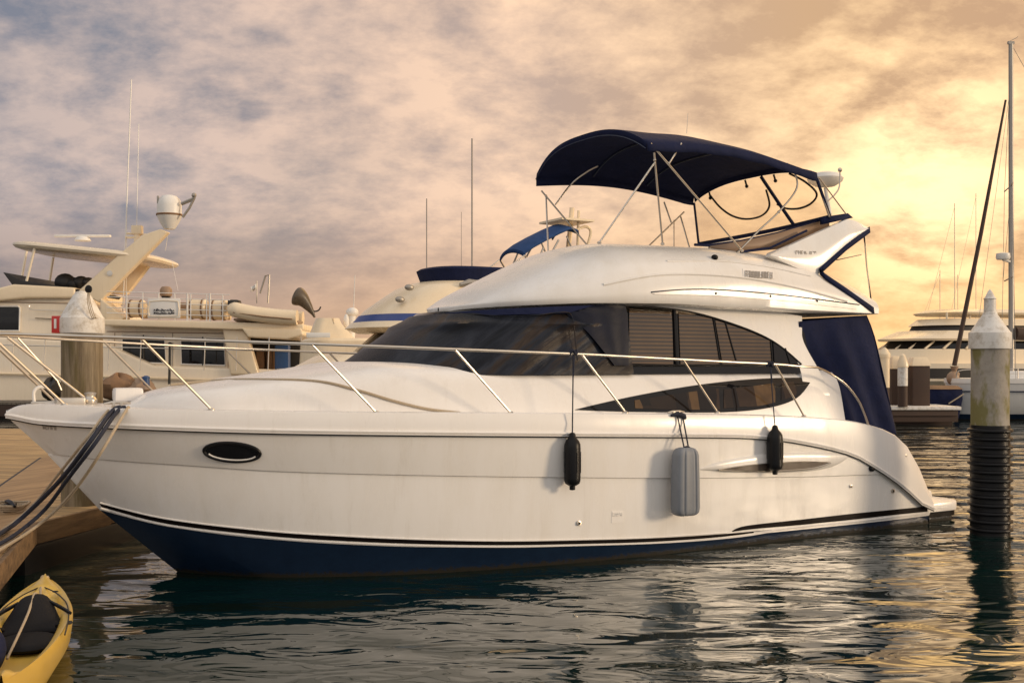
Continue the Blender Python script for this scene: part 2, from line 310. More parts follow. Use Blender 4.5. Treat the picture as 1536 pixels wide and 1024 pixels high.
def moss():
    t, b = nodes(MT['pilewood']); src = b.inputs['Base Color'].links[0].from_socket
    tc = N(t, 'ShaderNodeTexCoord'); mp = N(t, 'ShaderNodeMapping'); mp.inputs['Scale'].default_value = (3.5, 3.5, .5); L(t, tc.outputs['Object'], mp.inputs[0])
    n = N(t, 'ShaderNodeTexNoise', inp={'Scale': 1.3, 'Detail': 8, 'Roughness': .65}); L(t, mp.outputs[0], n.inputs['Vector'])
    f = N(t, 'ShaderNodeMapRange', inp={'From Min': .48, 'From Max': .6}); L(t, n.outputs['Fac'], f.inputs[0])
    L(t, MIX(t, M2(t, 'MULTIPLY', f.outputs[0], .75), src, (.10, .075, .02)), b.inputs['Base Color'])
moss()
def cap_mat():
    m = mat('stained_white_cap', (.72, .68, .62), .5); t, b = nodes(m)
    tc = N(t, 'ShaderNodeTexCoord'); n = N(t, 'ShaderNodeTexNoise', inp={'Scale': 7, 'Detail': 9, 'Roughness': .75}); L(t, tc.outputs['Object'], n.inputs['Vector'])
    f = N(t, 'ShaderNodeMapRange', inp={'From Min': .47, 'From Max': .70}); L(t, n.outputs['Fac'], f.inputs[0])
    L(t, MIX(t, M2(t, 'MULTIPLY', f.outputs[0], .75), (.74, .71, .66), (.30, .22, .12)), b.inputs['Base Color'])
    return m
MT['cap'] = cap_mat()

# ------------------------------------------------------------------ mesh helpers
class MB:
    def __init__(s): s.v = []; s.f = []
    def add(s, vs, fs):
        o = len(s.v); s.v += [tuple(v) for v in vs]; s.f += [tuple(i + o for i in f) for f in fs]; return s
    def grid(s, rows, close_u=False, close_v=False):
        n, m = len(rows), len(rows[0]); fs = []
        for i in range(n if close_v else n - 1):
            for j in range(m if close_u else m - 1):
                a, b = i, (i + 1) % n; c, d = j, (j + 1) % m
                fs.append((a * m + c, a * m + d, b * m + d, b * m + c))
        return s.add([p for r in rows for p in r], fs)
    def tube(s, pts, r, n=8, cap=True):
        pts = [Vector(p) for p in pts]; rows = []; up = None
        for i, p in enumerate(pts):
            d = (pts[min(i + 1, len(pts) - 1)] - pts[max(i - 1, 0)]).normalized()
            if up is None:
                up = d.orthogonal().normalized()
            up = (up - d * up.dot(d)); up = up.normalized() if up.length > 1e-6 else d.orthogonal().normalized()
            w = d.cross(up); rr = r[i] if isinstance(r, (list, tuple)) else r
            rows.append([p + (up * math.cos(k * 2 * math.pi / n) + w * math.sin(k * 2 * math.pi / n)) * rr for k in range(n)])
        o = len(s.v); s.grid(rows, close_u=True)
        if cap:
            s.f.append(tuple(o + k for k in reversed(range(n)))); e = o + (len(rows) - 1) * n; s.f.append(tuple(e + k for k in range(n)))
        return s
    def box(s, c, size, rz=0, taper=1.0):
        cx, cy, cz = c; a, b, h = (q / 2 for q in size); vs = []
        for z, k in ((-h, 1), (h, taper)):
            for x, y in ((-a, -b), (a, -b), (a, b), (-a, b)):
                x *= k; y *= k
                vs.append((cx + x * math.cos(rz) - y * math.sin(rz), cy + x * math.sin(rz) + y * math.cos(rz), cz + z))
        return s.add(vs, [(3, 2, 1, 0), (4, 5, 6, 7), (0, 1, 5, 4), (1, 2, 6, 5), (2, 3, 7, 6), (3, 0, 4, 7)])
    def lathe(s, prof, c=(0, 0, 0), n=28, axis='Z', cap=True):
        rows = []
        for r, h in prof:
            row = []
            for k in range(n):
                a = 2 * math.pi * k / n; q = (r * math.cos(a), r * math.sin(a), h)
                if axis == 'X': q = (h, q[0], q[1])
                if axis == 'Y': q = (q[0], h, q[1])
                row.append((c[0] + q[0], c[1] + q[1], c[2] + q[2]))
            rows.append(row)
        o = len(s.v); s.grid(rows, close_u=True)
        if cap:
            s.f.append(tuple(o + k for k in reversed(range(n)))); e = o + (len(rows) - 1) * n; s.f.append(tuple(e + k for k in range(n)))
        return s
    def ell(s, c, rad, n=16, m=10):
        prof = [(math.sin(math.pi * i / m), -math.cos(math.pi * i / m)) for i in range(m + 1)]
        rows = [[(c[0] + rad[0] * r * math.cos(2 * math.pi * k / n), c[1] + rad[1] * r * math.sin(2 * math.pi * k / n), c[2] + rad[2] * h) for k in range(n)] for r, h in prof]
        return s.grid(rows, close_u=True)
    def prism(s, front, back):
        n = len(front); o = len(s.v)
        s.v += [tuple(p) for p in front] + [tuple(p) for p in back]
        s.f.append(tuple(o + i for i in range(n))); s.f.append(tuple(o + n + i for i in reversed(range(n))))
        for i in range(n): j = (i + 1) % n; s.f.append((o + i, o + n + i, o + n + j, o + j))
        return s
def build(name, mb, m, parent=None, sharp=38, bevel=0, seg=2, solid=0, sub=0):
    me = bpy.data.meshes.new(name); me.from_pydata(mb.v, [], mb.f); me.validate()
    bm = bmesh.new(); bm.from_mesh(me)
    bmesh.ops.remove_doubles(bm, verts=bm.verts, dist=1e-5)
    bmesh.ops.recalc_face_normals(bm, faces=bm.faces)
    if bevel:
        es = [e for e in bm.edges if len(e.link_faces) == 2 and e.calc_face_angle(0) > R(35)]
        bmesh.ops.bevel(bm, geom=es, offset=bevel, segments=seg, profile=.6, affect='EDGES', clamp_overlap=True)
    bm.to_mesh(me); bm.free()
    me.shade_smooth(); me.set_sharp_from_angle(angle=R(sharp))
    me.materials.append(m)
    o = bpy.data.objects.new(name, me); COL.objects.link(o)
    if parent: o.parent = parent
    if solid:
        sm = o.modifiers.new('thickness', 'SOLIDIFY'); sm.thickness = solid; sm.offset = 0
    if sub:
        ss = o.modifiers.new('smooth', 'SUBSURF'); ss.levels = sub; ss.render_levels = sub
    return o
def tag(o, label, cat=None, group=None, kind=None):
    o['label'] = label
    if cat: o['category'] = cat
    if group: o['group'] = group
    if kind: o['kind'] = kind
    return o
def thing(name, label, cat, loc=(0, 0, 0), rz=0, group=None):
    o = bpy.data.objects.new(name, None); COL.objects.link(o); o.location = loc; o.rotation_euler = (0, 0, rz)
    o.empty_display_size = .3
    return tag(o, label, cat, group)
def spline(pts, n=8):
    pts = [Vector(p) for p in pts]; out = []
    for i in range(len(pts) - 1):
        p0 = pts[max(i - 1, 0)]; p1 = pts[i]; p2 = pts[i + 1]; p3 = pts[min(i + 2, len(pts) - 1)]
        for k in range(n):
            t = k / n
            out.append(.5 * ((2 * p1) + (p2 - p0) * t + (2 * p0 - 5 * p1 + 4 * p2 - p3) * t * t + (3 * p1 - p0 - 3 * p2 + p3) * t ** 3))
    out.append(pts[-1]); return out
def interp(poly, x):
    if x <= poly[0][0]: return poly[0][1]
    for (a, b), (c, d) in zip(poly, poly[1:]):
        if x <= c: return b + (d - b) * (x - a) / (c - a) if c > a else d
    return poly[-1][1]
def smooth_poly(poly):
    """monotone cubic through table points -> callable"""
    xs = [p[0] for p in poly]; ys = [p[1] for p in poly]; n = len(xs)
    d = [(ys[i + 1] - ys[i]) / (xs[i + 1] - xs[i]) for i in range(n - 1)]
    m = [d[0]] + [0 if d[i - 1] * d[i] <= 0 else 2 * d[i - 1] * d[i] / (d[i - 1] + d[i]) for i in range(1, n - 1)] + [d[-1]]
    def f(x):
        if x <= xs[0]: return ys[0]
        if x >= xs[-1]: return ys[-1]
        i = 0
        while x > xs[i + 1]: i += 1
        h = xs[i + 1] - xs[i]; t = (x - xs[i]) / h
        return (1 + 2 * t) * (1 - t) ** 2 * ys[i] + t * (1 - t) ** 2 * h * m[i] + t * t * (3 - 2 * t) * ys[i + 1] + t * t * (t - 1) * h * m[i + 1]
    return f
def W(px, py, D):
    """world point at distance D in front of the survey point"""
    return Vector(((px - CX) / F * D, D, H - (py - YH) * D / F))

# ------------------------------------------------------------------ water
def water():
    m = bpy.data.materials.new('harbour_water'); m.use_nodes = True; t, b = nodes(m)
    b.inputs['Base Color'].default_value = (.0012, .012, .011, 1); b.inputs['Roughness'].default_value = .035
    b.inputs['IOR'].default_value = 1.75
    tc = N(t, 'ShaderNodeTexCoord')
    def wave(sx, sy, rot, scale, det, dist, off=0):
        mp = N(t, 'ShaderNodeMapping'); mp.inputs['Rotation'].default_value = (0, 0, R(rot)); mp.inputs['Scale'].default_value = (sx, sy, 1); mp.inputs['Location'].default_value = (off, off * 1.7, 0)
        L(t, tc.outputs['Object'], mp.inputs[0])
        n = N(t, 'ShaderNodeTexNoise', inp={'Scale': scale, 'Detail': det, 'Roughness': .45, 'Distortion': dist}); L(t, mp.outputs[0], n.inputs['Vector']); return n.outputs['Fac']
    a = wave(.55, 1.0, 16, .66, 1.3, .9); c = wave(.5, 1.0, -10, 2.9, 2.0, 1.0, 4.0); e = wave(.7, 1, 28, .3, 1, .2, 9.0)
    h = M2(t, 'ADD', M2(t, 'MULTIPLY', a, .17), M2(t, 'ADD', M2(t, 'MULTIPLY', c, .028), M2(t, 'MULTIPLY', e, .13)))
    bp = N(t, 'ShaderNodeBump', inp={'Strength': 1.0, 'Distance': 1.0}); L(t, h, bp.inputs['Height']); L(t, bp.outputs[0], b.inputs['Normal'])
    mb = MB(); S = 3000
    mb.grid([[(-S, -200, -.05), (S, -200, -.05)], [(-S, S, -.05), (S, S, -.05)]])
    o = build('water', mb, m); o['kind'] = 'structure'; o['label'] = 'dark green rippled harbour water'
water()

# ------------------------------------------------------------------ main boat frame: x aft from the stem at the waterline, -y towards the viewer (port side)
TH = R(30.5); CT, ST = math.cos(TH), math.sin(TH)
_p = W(270, 850, H * F / (850 - YH)); X0, Y0 = _p.x, _p.y
boat = thing('motor_yacht', 'large white flybridge motor yacht with navy bimini moored in front', 'motor yacht', (X0, Y0, 0), TH)
def proj(x, y):
    X = X0 + CT * x - ST * y; D = Y0 + ST * x + CT * y
    return CX + F * X / D, D
def zat(poly, x, y):
    px, D = proj(x, y); py = poly(px) if callable(poly) else interp(poly, px)
    return H - (py - YH) * D / F
def hit(px, py, b):
    y = -b; d = (px - CX) / F
    x = (d * (Y0 + CT * y) - X0 + ST * y) / (CT - d * ST); D = Y0 + ST * x + CT * y
    return Vector((x, y, H - (py - YH) * D / F))
def hitS(px, py, S, off=0.0):
    b = 1.5
    for _ in range(25):
        p = hit(px, py, b + off); b = .5 * b + .5 * S(p.x, p.z)
    return hit(px, py, b + off)
def local2world(p): return Vector((X0 + CT * p[0] - ST * p[1], Y0 + ST * p[0] + CT * p[1], p[2]))
def resamp(poly, n):
    """n points evenly along a pixel polyline, rounded by a spline"""
    pts = spline([(p[0], p[1], 0) for p in poly], 6) if len(poly) > 2 else [Vector((p[0], p[1], 0)) for p in poly]
    d = [0]
    for a, b in zip(pts, pts[1:]): d.append(d[-1] + (b - a).length)
    out = []; j = 0
    for i in range(n):
        s = d[-1] * i / (n - 1)
        while j < len(d) - 2 and d[j + 1] < s: j += 1
        k = (s - d[j]) / max(1e-9, d[j + 1] - d[j]); q = pts[j].lerp(pts[j + 1], min(1, k)); out.append((q.x, q.y))
    return out
def patch(A, B, S, n=30, m=6, off=.004, skirt=.02, crown=0, dis=None):
    """panel laid on a side surface between two pixel outlines, standing `off` proud, with returned edges"""
    a, b = resamp(A, n), resamp(B, n); rows = []
    for i in range(m + 1):
        k = i / m; row = []
        for j in range(n):
            px = a[j][0] * (1 - k) + b[j][0] * k; py = a[j][1] * (1 - k) + b[j][1] * k
            o = off + crown * (4 * k * (1 - k)) ** .6 * (min(1, 8 * j / (n - 1)) * min(1, 8 * (n - 1 - j) / (n - 1)))
            p = hitS(px, py, S, o)
            if dis: p.y -= dis(p.x, p.z, j / (n - 1), k)
            row.append(p)
        rows.append(row)
    mb = MB(); mb.grid(rows)
    if skirt:
        ring = rows[0] + [r[-1] for r in rows[1:]] + rows[-1][-2::-1] + [r[0] for r in rows[-2:0:-1]]
        mb.grid([ring, [Vector((p.x, p.y + skirt, p.z)) for p in ring]], close_u=True)
    return mb
def mirrored(mb):
    q = MB(); q.v = list(mb.v); q.f = list(mb.f); q.add([(x, -y, z) for x, y, z in mb.v], [tuple(reversed(f)) for f in mb.f]); return q
def twin(o):
    c = o.copy(); COL.objects.link(c); c.scale = (1, -1, 1); return c

# hull lines -------------------------------------------------------
def shp(t, Lq, p): return 1 - max(0.0, 1 - max(t, 0) / Lq) ** p
def aft(x): return 1 - .045 * max(0, (x - 7.5) / 4) ** 2
pL0 = smooth_poly([(-40, 616), (9, 615), (30, 609), (58, 607), (120, 609), (187, 613), (322, 616), (563, 619), (760, 620), (940, 621), (1080, 622), (1160, 624), (1258, 630), (1310, 640), (1345, 655), (1368, 680), (1383, 712), (1392, 745), (1450, 760)])
pL1 = smooth_poly([(-40, 618), (9, 622), (60, 631), (146, 636), (420, 645), (640, 648), (860, 650), (1000, 651), (1100, 652), (1165, 656), (1230, 667), (1279, 680), (1310, 697), (1339, 716), (1365, 737), (1388, 757), (1450, 775)])
_p2 = smooth_poly([(-40, 676), (72, 681), (150, 689), (280, 698), (420, 707), (640, 713), (860, 716), (1000, 717), (1200, 715), (1330, 711), (1450, 709)])
pL2 = lambda px: max(_p2(px), pL1(px) + 2.5)
pL5 = smooth_poly([(100, 752), (148, 764), (250, 789), (400, 808), (520, 816), (640, 820), (760, 821), (880, 818), (980, 815), (1060, 809), (1150, 799), (1180, 796), (1279, 786), (1384, 774), (1440, 766)])
xS1 = hit(9, 622, 0).x; xS2 = hit(72, 681, 0).x; xS5 = hit(150, 764, 0).x
def bL1(x): return 2.14 * shp(x - xS1, 7.0, 2.6) * aft(x)
def bL0(x): return max(0, bL1(x + .03) - .035)
def bL2(x): return 2.09 * shp(x - xS2, 6.8, 2.5) * aft(x)
def bL5(x): return 2.05 * shp(x - xS5, 6.3, 2.6) * aft(x)
_w = smooth_poly([(0, 0), (.35, .45), (.8, .86), (1.4, 1.20), (2.4, 1.58), (3.4, 1.80), (4.4, 1.93), (6, 2.02), (9, 2.03), (12, 1.96)])
def bL6(x): return _w(x) * (1 if x > 0 else 0)
XT = hit(1391, 757, 1.96).x                     # transom
NS = 70
def stations(x0, x1): return [x0 + (x1 - x0) * (i / NS) ** 1.6 for i in range(NS + 1)]
LINES = []
def line(b, poly, xs, inset=0, dz=0): return [Vector((x, -b(x), zat(poly, x, -b(x)) + dz)) for x in stations(xs, XT)]
def z1(x): return zat(pL1, x, -bL1(x))
l0 = line(bL0, pL0, xS1); l1 = line(bL1, pL1, xS1); l2 = line(bL2, pL2, xS2); l5 = line(bL5, pL5, xS5)
for i in range(NS + 1):                           # keep the quarter's top above the rubbing strake
    if l0[i].z < l1[i].z + .012: l0[i].z = l1[i].z + .012
l6 = [Vector((x, -bL6(x), -.08)) for x in stations(0, XT)]
l7 = [Vector((x, -.35 * bL6(x) - .0, -.45)) for x in stations(.55, XT)]
def between(a, b, k, bulge=0, dz=0):
    return [p.lerp(q, k) + Vector((0, -bulge * min(1, max(0, p.y * -1)), dz)) for p, q in zip(a, b)]
l1b = [p + Vector((0, .022 if p.y < -.05 else 0, -.012)) for p in l1]
l2a = [p + Vector((0, -.010 if p.y < -.05 else 0, .006)) for p in l2]
l2b = [p + Vector((0, .016 if p.y < -.05 else 0, -.006)) for p in l2]
rows = [l1b, between(l1b, l2a, .33, .004), between(l1b, l2a, .66, .004), l2a, l2b, between(l2b, l5, .33, .012), between(l2b, l5, .66, .012), l5]
def ends(rows):                                    # transom cap
    return [r[-1] for r in rows]
mb = MB().grid(rows); hull_u = mirrored(mb)
tr = ends([l0] + rows); hull_u.grid([tr, [Vector((p.x, -p.y, p.z)) for p in tr]])
build('hull', hull_u, MT['gel'], boat, sharp=24)
mb = MB().grid([l5, between(l5, l6, .5, -.015), l6, l7]); hb = mirrored(mb)
tr = ends([l5, l6, l7]); hb.grid([tr, [Vector((p.x, -p.y, p.z)) for p in tr]])
build('bottom_paint', hb, MT['bottom'], boat, sharp=30)
HR = [l0] + rows + [l6]
def Shull(x, z):
    pts = []
    for r in HR:
        if x <= r[0].x: continue
        lo, hi = 0, NS
        while hi - lo > 1:
            md = (lo + hi) // 2
            if r[md].x <= x: lo = md
            else: hi = md
        k = (x - r[lo].x) / max(1e-9, r[hi].x - r[lo].x); k = min(1, k); p = r[lo].lerp(r[hi], k); pts.append((p.z, -p.y))
    if not pts: return 0
    pts.sort(); return interp(pts, z)
# gunwale band, toe and deck
mid = [p.lerp(q, .5) + Vector((0, -.018, 0)) for p, q in zip(l0, l1)]
in1 = [Vector((p.x + .05, p.y + min(-p.y, .05), p.z + .012)) for p in l0]
in2 = [Vector((p.x + .08, p.y + min(-p.y, .11), p.z - .02)) for p in l0]
cen = [Vector((p.x + .08, 0, p.z + .02)) for p in l0]
build('deck', mirrored(MB().grid([l1, mid, l0, in1, in2, cen])), MT['gel_deck'], boat, sharp=40)
rb = MB(); rb.tube([p + Vector((0, -.008, 0)) for p in l1], .019, 8)
rb.tube([p + Vector((0, -.006, -.028)) for p in l1], .010, 6); build('rubbing_strake', mirrored(rb), MT['gel_deck'], boat)
gp = MB().tube([p + Vector((0, -.001, -.044)) for p in l1], .006, 6); build('strake_seal', mirrored(gp), MT['black'], boat)
# boot stripes: a long forward one, and an aft one stepped higher
sf = patch([(149, 755), (250, 779), (400, 797), (520, 805), (640, 810), (760, 812), (880, 810), (980, 807), (1080, 801), (1158, 794)],
           [(153, 760), (250, 785), (400, 803), (520, 811), (640, 815.5), (760, 817), (880, 815), (980, 812), (1080, 805), (1158, 795)], Shull, 90, 2, .012, .02)
o = build('boot_stripe', sf, MT['stripe'], boat, sharp=30); twin(o)
sa = patch([(1098, 796), (1120, 788), (1200, 779), (1279, 770), (1340, 764), (1391, 759)],
           [(1099, 797), (1130, 793), (1200, 787), (1279, 779), (1340, 772), (1391, 767)], Shull, 40, 2, .004, .012)
o = build('boot_stripe', sa, MT['stripe'], boat, sharp=30); twin(o)
bd = MB()
for poly in ([(151, 761.5), (250, 787), (400, 805.5), (520, 813.5), (640, 818), (760, 819.5), (880, 817), (980, 814), (1060, 809), (1120, 803), (1160, 796)],
             [(150, 753.5), (250, 777.5), (400, 795.5), (520, 803.5), (640, 808.5), (760, 810.5), (880, 808.5), (980, 805.5), (1090, 798.5)]):
    bd.tube([hitS(x, y, Shull, .004) for x, y in resamp(poly, 60)], .011, 6)
bd.tube([hitS(x, y, Shull, .004) for x, y in resamp([(1130, 798), (1200, 790), (1279, 782), (1340, 775), (1391, 769)], 30)], .012, 6)
o = build('spray_bead', bd, MT['gel_deck'], boat); twin(o)

# foredeck and cabin sides -----------------------------------------
pTop = smooth_poly([(150, 612), (186, 604), (200, 594), (230, 584), (300, 572), (380, 561), (470, 550), (540, 542), (600, 543), (700, 545), (1300, 545)])
xC0 = hit(176, 608, .35).x
def cr_foot(x): return max(.05, (bL1(x) - .30) * shp(x - xC0 + .03, 1.1, 2.2) ** .8)
_bow_z = lambda x: zat(pL0, x, -bL0(x)) - .015
def cr_top(x):
    ref = .25 - 1.3 * min(1, max(0, (x - 1.2) / 1.8))
    return min(max(zat(pTop, x, ref), _bow_z(x) + .02), 2.43)
def cr_e(x): return .62 - .30 * min(1, max(0, (x + .2) / 3.2))
XC1 = hit(1256, 620, 1.66).x
def cr_sec(x, n=18):
    b, zd, zt, e = cr_foot(x), _bow_z(x), cr_top(x), cr_e(x); out = []
    for i in range(n + 1):
        a = math.pi / 2 * (i / n)
        out.append(Vector((x, -b * (1 - .10 * math.sin(a) ** e * min(1, max(0, (x - 0) / 3))) * math.cos(a) ** e, zd + (zt - zd) * math.sin(a) ** e)))
    return out
def Scr(x, z):
    b, zd, zt, e = cr_foot(x), _bow_z(x), cr_top(x), cr_e(x)
    k = min(1, max(0, (z - zd) / max(.01, zt - zd))); sa = k ** (1 / e); ca = math.sqrt(max(0, 1 - sa * sa))
    return b * (1 - .10 * k * min(1, max(0, x / 3))) * ca ** e
rws = [cr_sec(xC0 + (XC1 - xC0) * (i / 60) ** 1.25) for i in range(61)]
mb = MB().grid(rws); q = mirrored(mb); q.grid([rws[-1], [Vector((p.x, -p.y, p.z)) for p in rws[-1]]])
build('coachroof', q, MT['gel_deck'], boat, sharp=35)

# glasshouse ---------------------------------------------------------
XG0, XG1, BB, BT = 2.12, 3.22, 1.63, 1.45
def plan(x, x0, Lx, B, e): 
    t = min(1, max(0, (x - x0) / Lx)); return B * (1 - (1 - t) ** (2 / e)) ** (e / 2)
pWb = smooth_poly([(520, 541), (600, 546), (690, 556), (800, 553), (940, 548), (1205, 547), (1300, 547)])
pWt = smooth_poly([(600, 469), (645, 468), (720, 463), (800, 459), (905, 455), (1020, 455), (1110, 470), (1205, 480), (1300, 478)])
ZB, ZT = 2.36, 3.06
def Sgl(x, z):
    k = (z - ZB) / (ZT - ZB); kk = min(1.15, max(-.6, k))
    bb = plan(x, XG0, 2.3, BB, .85); bt = plan(x, XG1, 2.2, BT, .8)
    return max(0, bb + (bt - bb) * kk)
XGE = hit(1210, 540, 1.55).x
def gl_curve(z, n=46):
    k = (z - ZB) / (ZT - ZB); x0 = XG0 + (XG1 - XG0) * k; out = []
    for i in range(n + 1):
        s = i / n; x = x0 + (XGE - x0) * s ** 2.0
        bb = plan(x - (x0 - XG0), XG0, 2.3, BB, .85); bt = plan(x - (x0 - XG1), XG1, 2.2, BT, .8)
        out.append(Vector((x, -(bb + (bt - bb) * k), z)))
    return out
gh = mirrored(MB().grid([gl_curve(ZB - .1 + (ZT - ZB + .12) * i / 8) for i in range(9)]))
build('windscreen', gh, MT['glass'], boat, sharp=30)
# C-pillar and arch above the side windows
ar = patch([(905, 451), (1000, 450), (1100, 458), (1203, 474)], [(905, 456), (1020, 465), (1100, 486), (1160, 512), (1203, 548)], Sgl, 46, 8, .010, .05)
o = build('window_arch', ar, MT['gel'], boat, sharp=35); twin(o)
ar = patch([(1202, 490), (1204, 508), (1212, 526), (1231, 560), (1250, 605), (1258, 633)], [(1170, 512), (1180, 524), (1195, 541), (1202, 560), (1206, 590), (1208, 628)], lambda x, z: Sgl(x, max(z, 1.4)), 40, 6, .008, .06)
o = build('cabin_pillar', ar, MT['gel'], boat, sharp=35); twin(o)
# side windows
def window(A, B, S, m, n=16, off=.014):
    o = build('side_window', patch(A, B, S, n, 5, off, .012), m, boat, sharp=35); twin(o); return o
window([(944, 463), (1008, 467)], [(944, 545), (1010, 546)], Sgl, MT['blinds'])
window([(1018, 467), (1068, 478)], [(1021, 546), (1080, 546)], Sgl, MT['blinds'])
window([(1073, 480), (1118, 495), (1155, 511)], [(1084, 546), (1125, 546), (1158, 546)], Sgl, MT['blinds'])
window([(1160, 514), (1180, 526), (1196, 541)], [(1162, 546), (1180, 546), (1196, 545)], Sgl, MT['glass'])
ml = MB()
for (a, b) in (((1011, 465), (1015, 547)), ((1070, 477), (1081, 547)), ((1088, 483), (1106, 547)), ((1156, 510), (1159, 547)), ((1178, 522), (1186, 547))):
    ml.tube([hitS(a[0], a[1], Sgl, .018), hitS(b[0], b[1], Sgl, .018)], .012 if a[0] != 1011 else .028, 6)
ml.tube([hitS(x, y, Sgl, .014) for x, y in resamp([(905, 456), (1020, 465), (1100, 486), (1160, 512), (1202, 546)], 40)], .012, 6)
ml.tube([hitS(x, 547.5, Sgl, .014) for x in range(940, 1206, 20)], .014, 6)
o = build('window_frame', ml, MT['black'], boat); twin(o)
# draped mesh cover over the windscreen and the first side window
XCV = hit(941, 500, 1.55).x
def cov_pt(s, v, off):
    z = ZB - .10 + (ZT - ZB + .08) * v; k = (z - ZB) / (ZT - ZB); x0 = XG0 + (XG1 - XG0) * k - off
    x = x0 + (XCV - x0) * s ** 2.0
    bb = plan(x - (x0 - XG0), XG0, 2.3, BB, .85); bt = plan(x - (x0 - XG1), XG1, 2.2, BT, .8)
    return Vector((x, -(bb + (bt - bb) * k) - off * min(1, s * 4), z))
def cov_off(s, v):
    p = cov_pt(s, v, 0); x, z = p.x, p.z
    q = mnoise.noise(Vector((x * 1.5 - z * 1.9, z * .4 + x * .25, 3.3))) + .6 * mnoise.noise(Vector((x * 3.6 - z * 4.2, z * .5, 9.1)))
    fold = max(0, math.sin(x * 16 + .8 * math.sin(4 * z))) ** 3 * max(0, 1 - abs(x - 4.45) / .5) * min(1, (3.0 - z) * 3)
    sag = .05 * max(0, 1 - abs(v - .82) / .12) * min(1, s * 3) * (1 + .5 * math.sin(4.5 * x))
    e = min(1, 6 * v + .2, 5 * (1 - v) + .1)
    return .035 + e * (.038 * q + .04 * fold + sag)
NC = 90
rows = [[cov_pt(i / NC, j / 22, cov_off(i / NC, j / 22)) for i in range(NC + 1)] for j in range(23)]
half = MB().grid(rows); e_ = [r[-1] for r in rows]; half.grid([e_, [Vector((p.x + .01, p.y + .05, p.z)) for p in e_]])
cvr = build('windscreen_cover', mirrored(half), MT['cover'], boat, sharp=60)
nb = patch([(652, 470.5), (720, 465), (800, 461), (893, 457.5)], [(655, 475), (720, 473), (800, 471), (850, 470)], Sgl, 30, 2, .10, .03)
build('cover_band', nb, MT['navy'], cvr)
nb = patch([(893, 458), (902, 454), (938, 457), (943, 548)], [(850, 470), (868, 486), (886, 503), (922, 548)], Sgl, 30, 12, .085, .05, dis=lambda x, z, u, v: .016 * math.sin(14 * v + 5 * z) * (1 - u) * v)
build('cover_corner', nb, MT['cover_corner'], cvr)
hm = MB().tube([hitS(x, y, Sgl, .115) for x, y in resamp([(690, 470), (760, 474), (800, 473), (845, 468), (858, 474), (862, 500), (866, 540)], 40)], .007, 6)
build('cover_hem', hm, MT['cover'], cvr)

# leaf shaped lower saloon window
lw_t = [(863, 614), (900, 605), (960, 592), (1040, 578), (1120, 569), (1190, 566), (1218, 567)]
lw_b = [(863, 614.5), (930, 617), (1010, 618), (1085, 618), (1150, 612), (1195, 597), (1219, 568)]
def Slow(x, z): return max(Scr(x, z), .5)
o = build('saloon_window', patch(lw_t, lw_b, Slow, 50, 6, .008, .02), MT['glass'], boat, sharp=35); lwin = o; twin(o)
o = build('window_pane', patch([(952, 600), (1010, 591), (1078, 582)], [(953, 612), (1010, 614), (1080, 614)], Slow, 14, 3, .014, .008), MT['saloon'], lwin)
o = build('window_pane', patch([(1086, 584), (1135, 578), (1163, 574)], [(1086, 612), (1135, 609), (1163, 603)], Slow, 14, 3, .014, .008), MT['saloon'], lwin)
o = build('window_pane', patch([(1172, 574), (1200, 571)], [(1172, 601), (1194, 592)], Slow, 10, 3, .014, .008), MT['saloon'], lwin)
# piping line across the foredeck
o = build('deck_rope', MB().tube([hitS(x, y, Scr, .012) for x, y in resamp([(256, 577), (330, 570), (400, 569), (480, 572), (540, 586), (590, 601), (640, 613), (690, 619)], 50)], .017, 8), MT['rope_cream'], boat)

# flybridge ------------------------------------------------------------
pE = smooth_poly([(600, 470), (645, 466), (700, 458), (800, 452), (905, 449), (1000, 450), (1100, 456), (1200, 464), (1312, 470), (1360, 472)])
pF = smooth_poly([(600, 468), (645, 462), (690, 438), (740, 416), (800, 391), (860, 370), (905, 362), (960, 361), (1030, 365), (1100, 371), (1158, 379), (1228, 407), (1312, 467), (1360, 470)])
XF0 = hit(647, 464, -.25).x - .02; XF1 = hit(1311, 468, 1.52).x
def f_b(x): return (plan(x, XF0, 2.6, 1.66, .9) + .02) * (1 - .05 * max(0, (x - 7) / 4))
def f_ze(x): return zat(pE, x, -f_b(x))
def f_zt(x):
    ref = .3 - 1.25 * min(1, max(0, (x - XF0 - .2) / 2.6)); return max(f_ze(x) + .01, zat(pF, x, ref))
def f_e(x): return .95 - .33 * min(1, max(0, (x - XF0 - 1.0) / 3.0))
def f_sec(x, n=20):
    b, ze, zt, e = f_b(x), f_ze(x), f_zt(x), f_e(x); q_ = 1 - .85 * min(1, max(0, (x - 7.0) / (XF1 - 7.0))); out = [Vector((x, 0, ze - .06 * q_)), Vector((x, -max(0, b - .22), ze - .07 * q_)), Vector((x, -max(0, b - .03), ze - .045 * q_))]
    for i in range(n + 1):
        a = math.pi / 2 * i / n
        lip = .035 if i == 1 else 0
        out.append(Vector((x, -b * math.cos(a) ** e, ze + (zt - ze) * math.sin(a) ** e)))
    return out
def Sfly(x, z):
    b, ze, zt, e = f_b(x), f_ze(x), f_zt(x), f_e(x); k = min(1, max(0, (z - ze) / max(.01, zt - ze)))
    sa = k ** (1 / e); return b * math.sqrt(max(0, 1 - sa * sa)) ** e
rws = [f_sec(XF0 + (XF1 - XF0) * (i / 64) ** 1.35) for i in range(65)]
mb = MB().grid(rws); q = mirrored(mb); q.grid([rws[-1], [Vector((p.x, -p.y, p.z)) for p in rws[-1]]])
fly = build('flybridge', q, MT['gel'], boat, sharp=40)
gr = MB().tube([hitS(x, y, Sfly, .004) for x, y in resamp([(977, 438), (1030, 434), (1090, 435), (1180, 443), (1289, 457)], 40)], .009, 6)
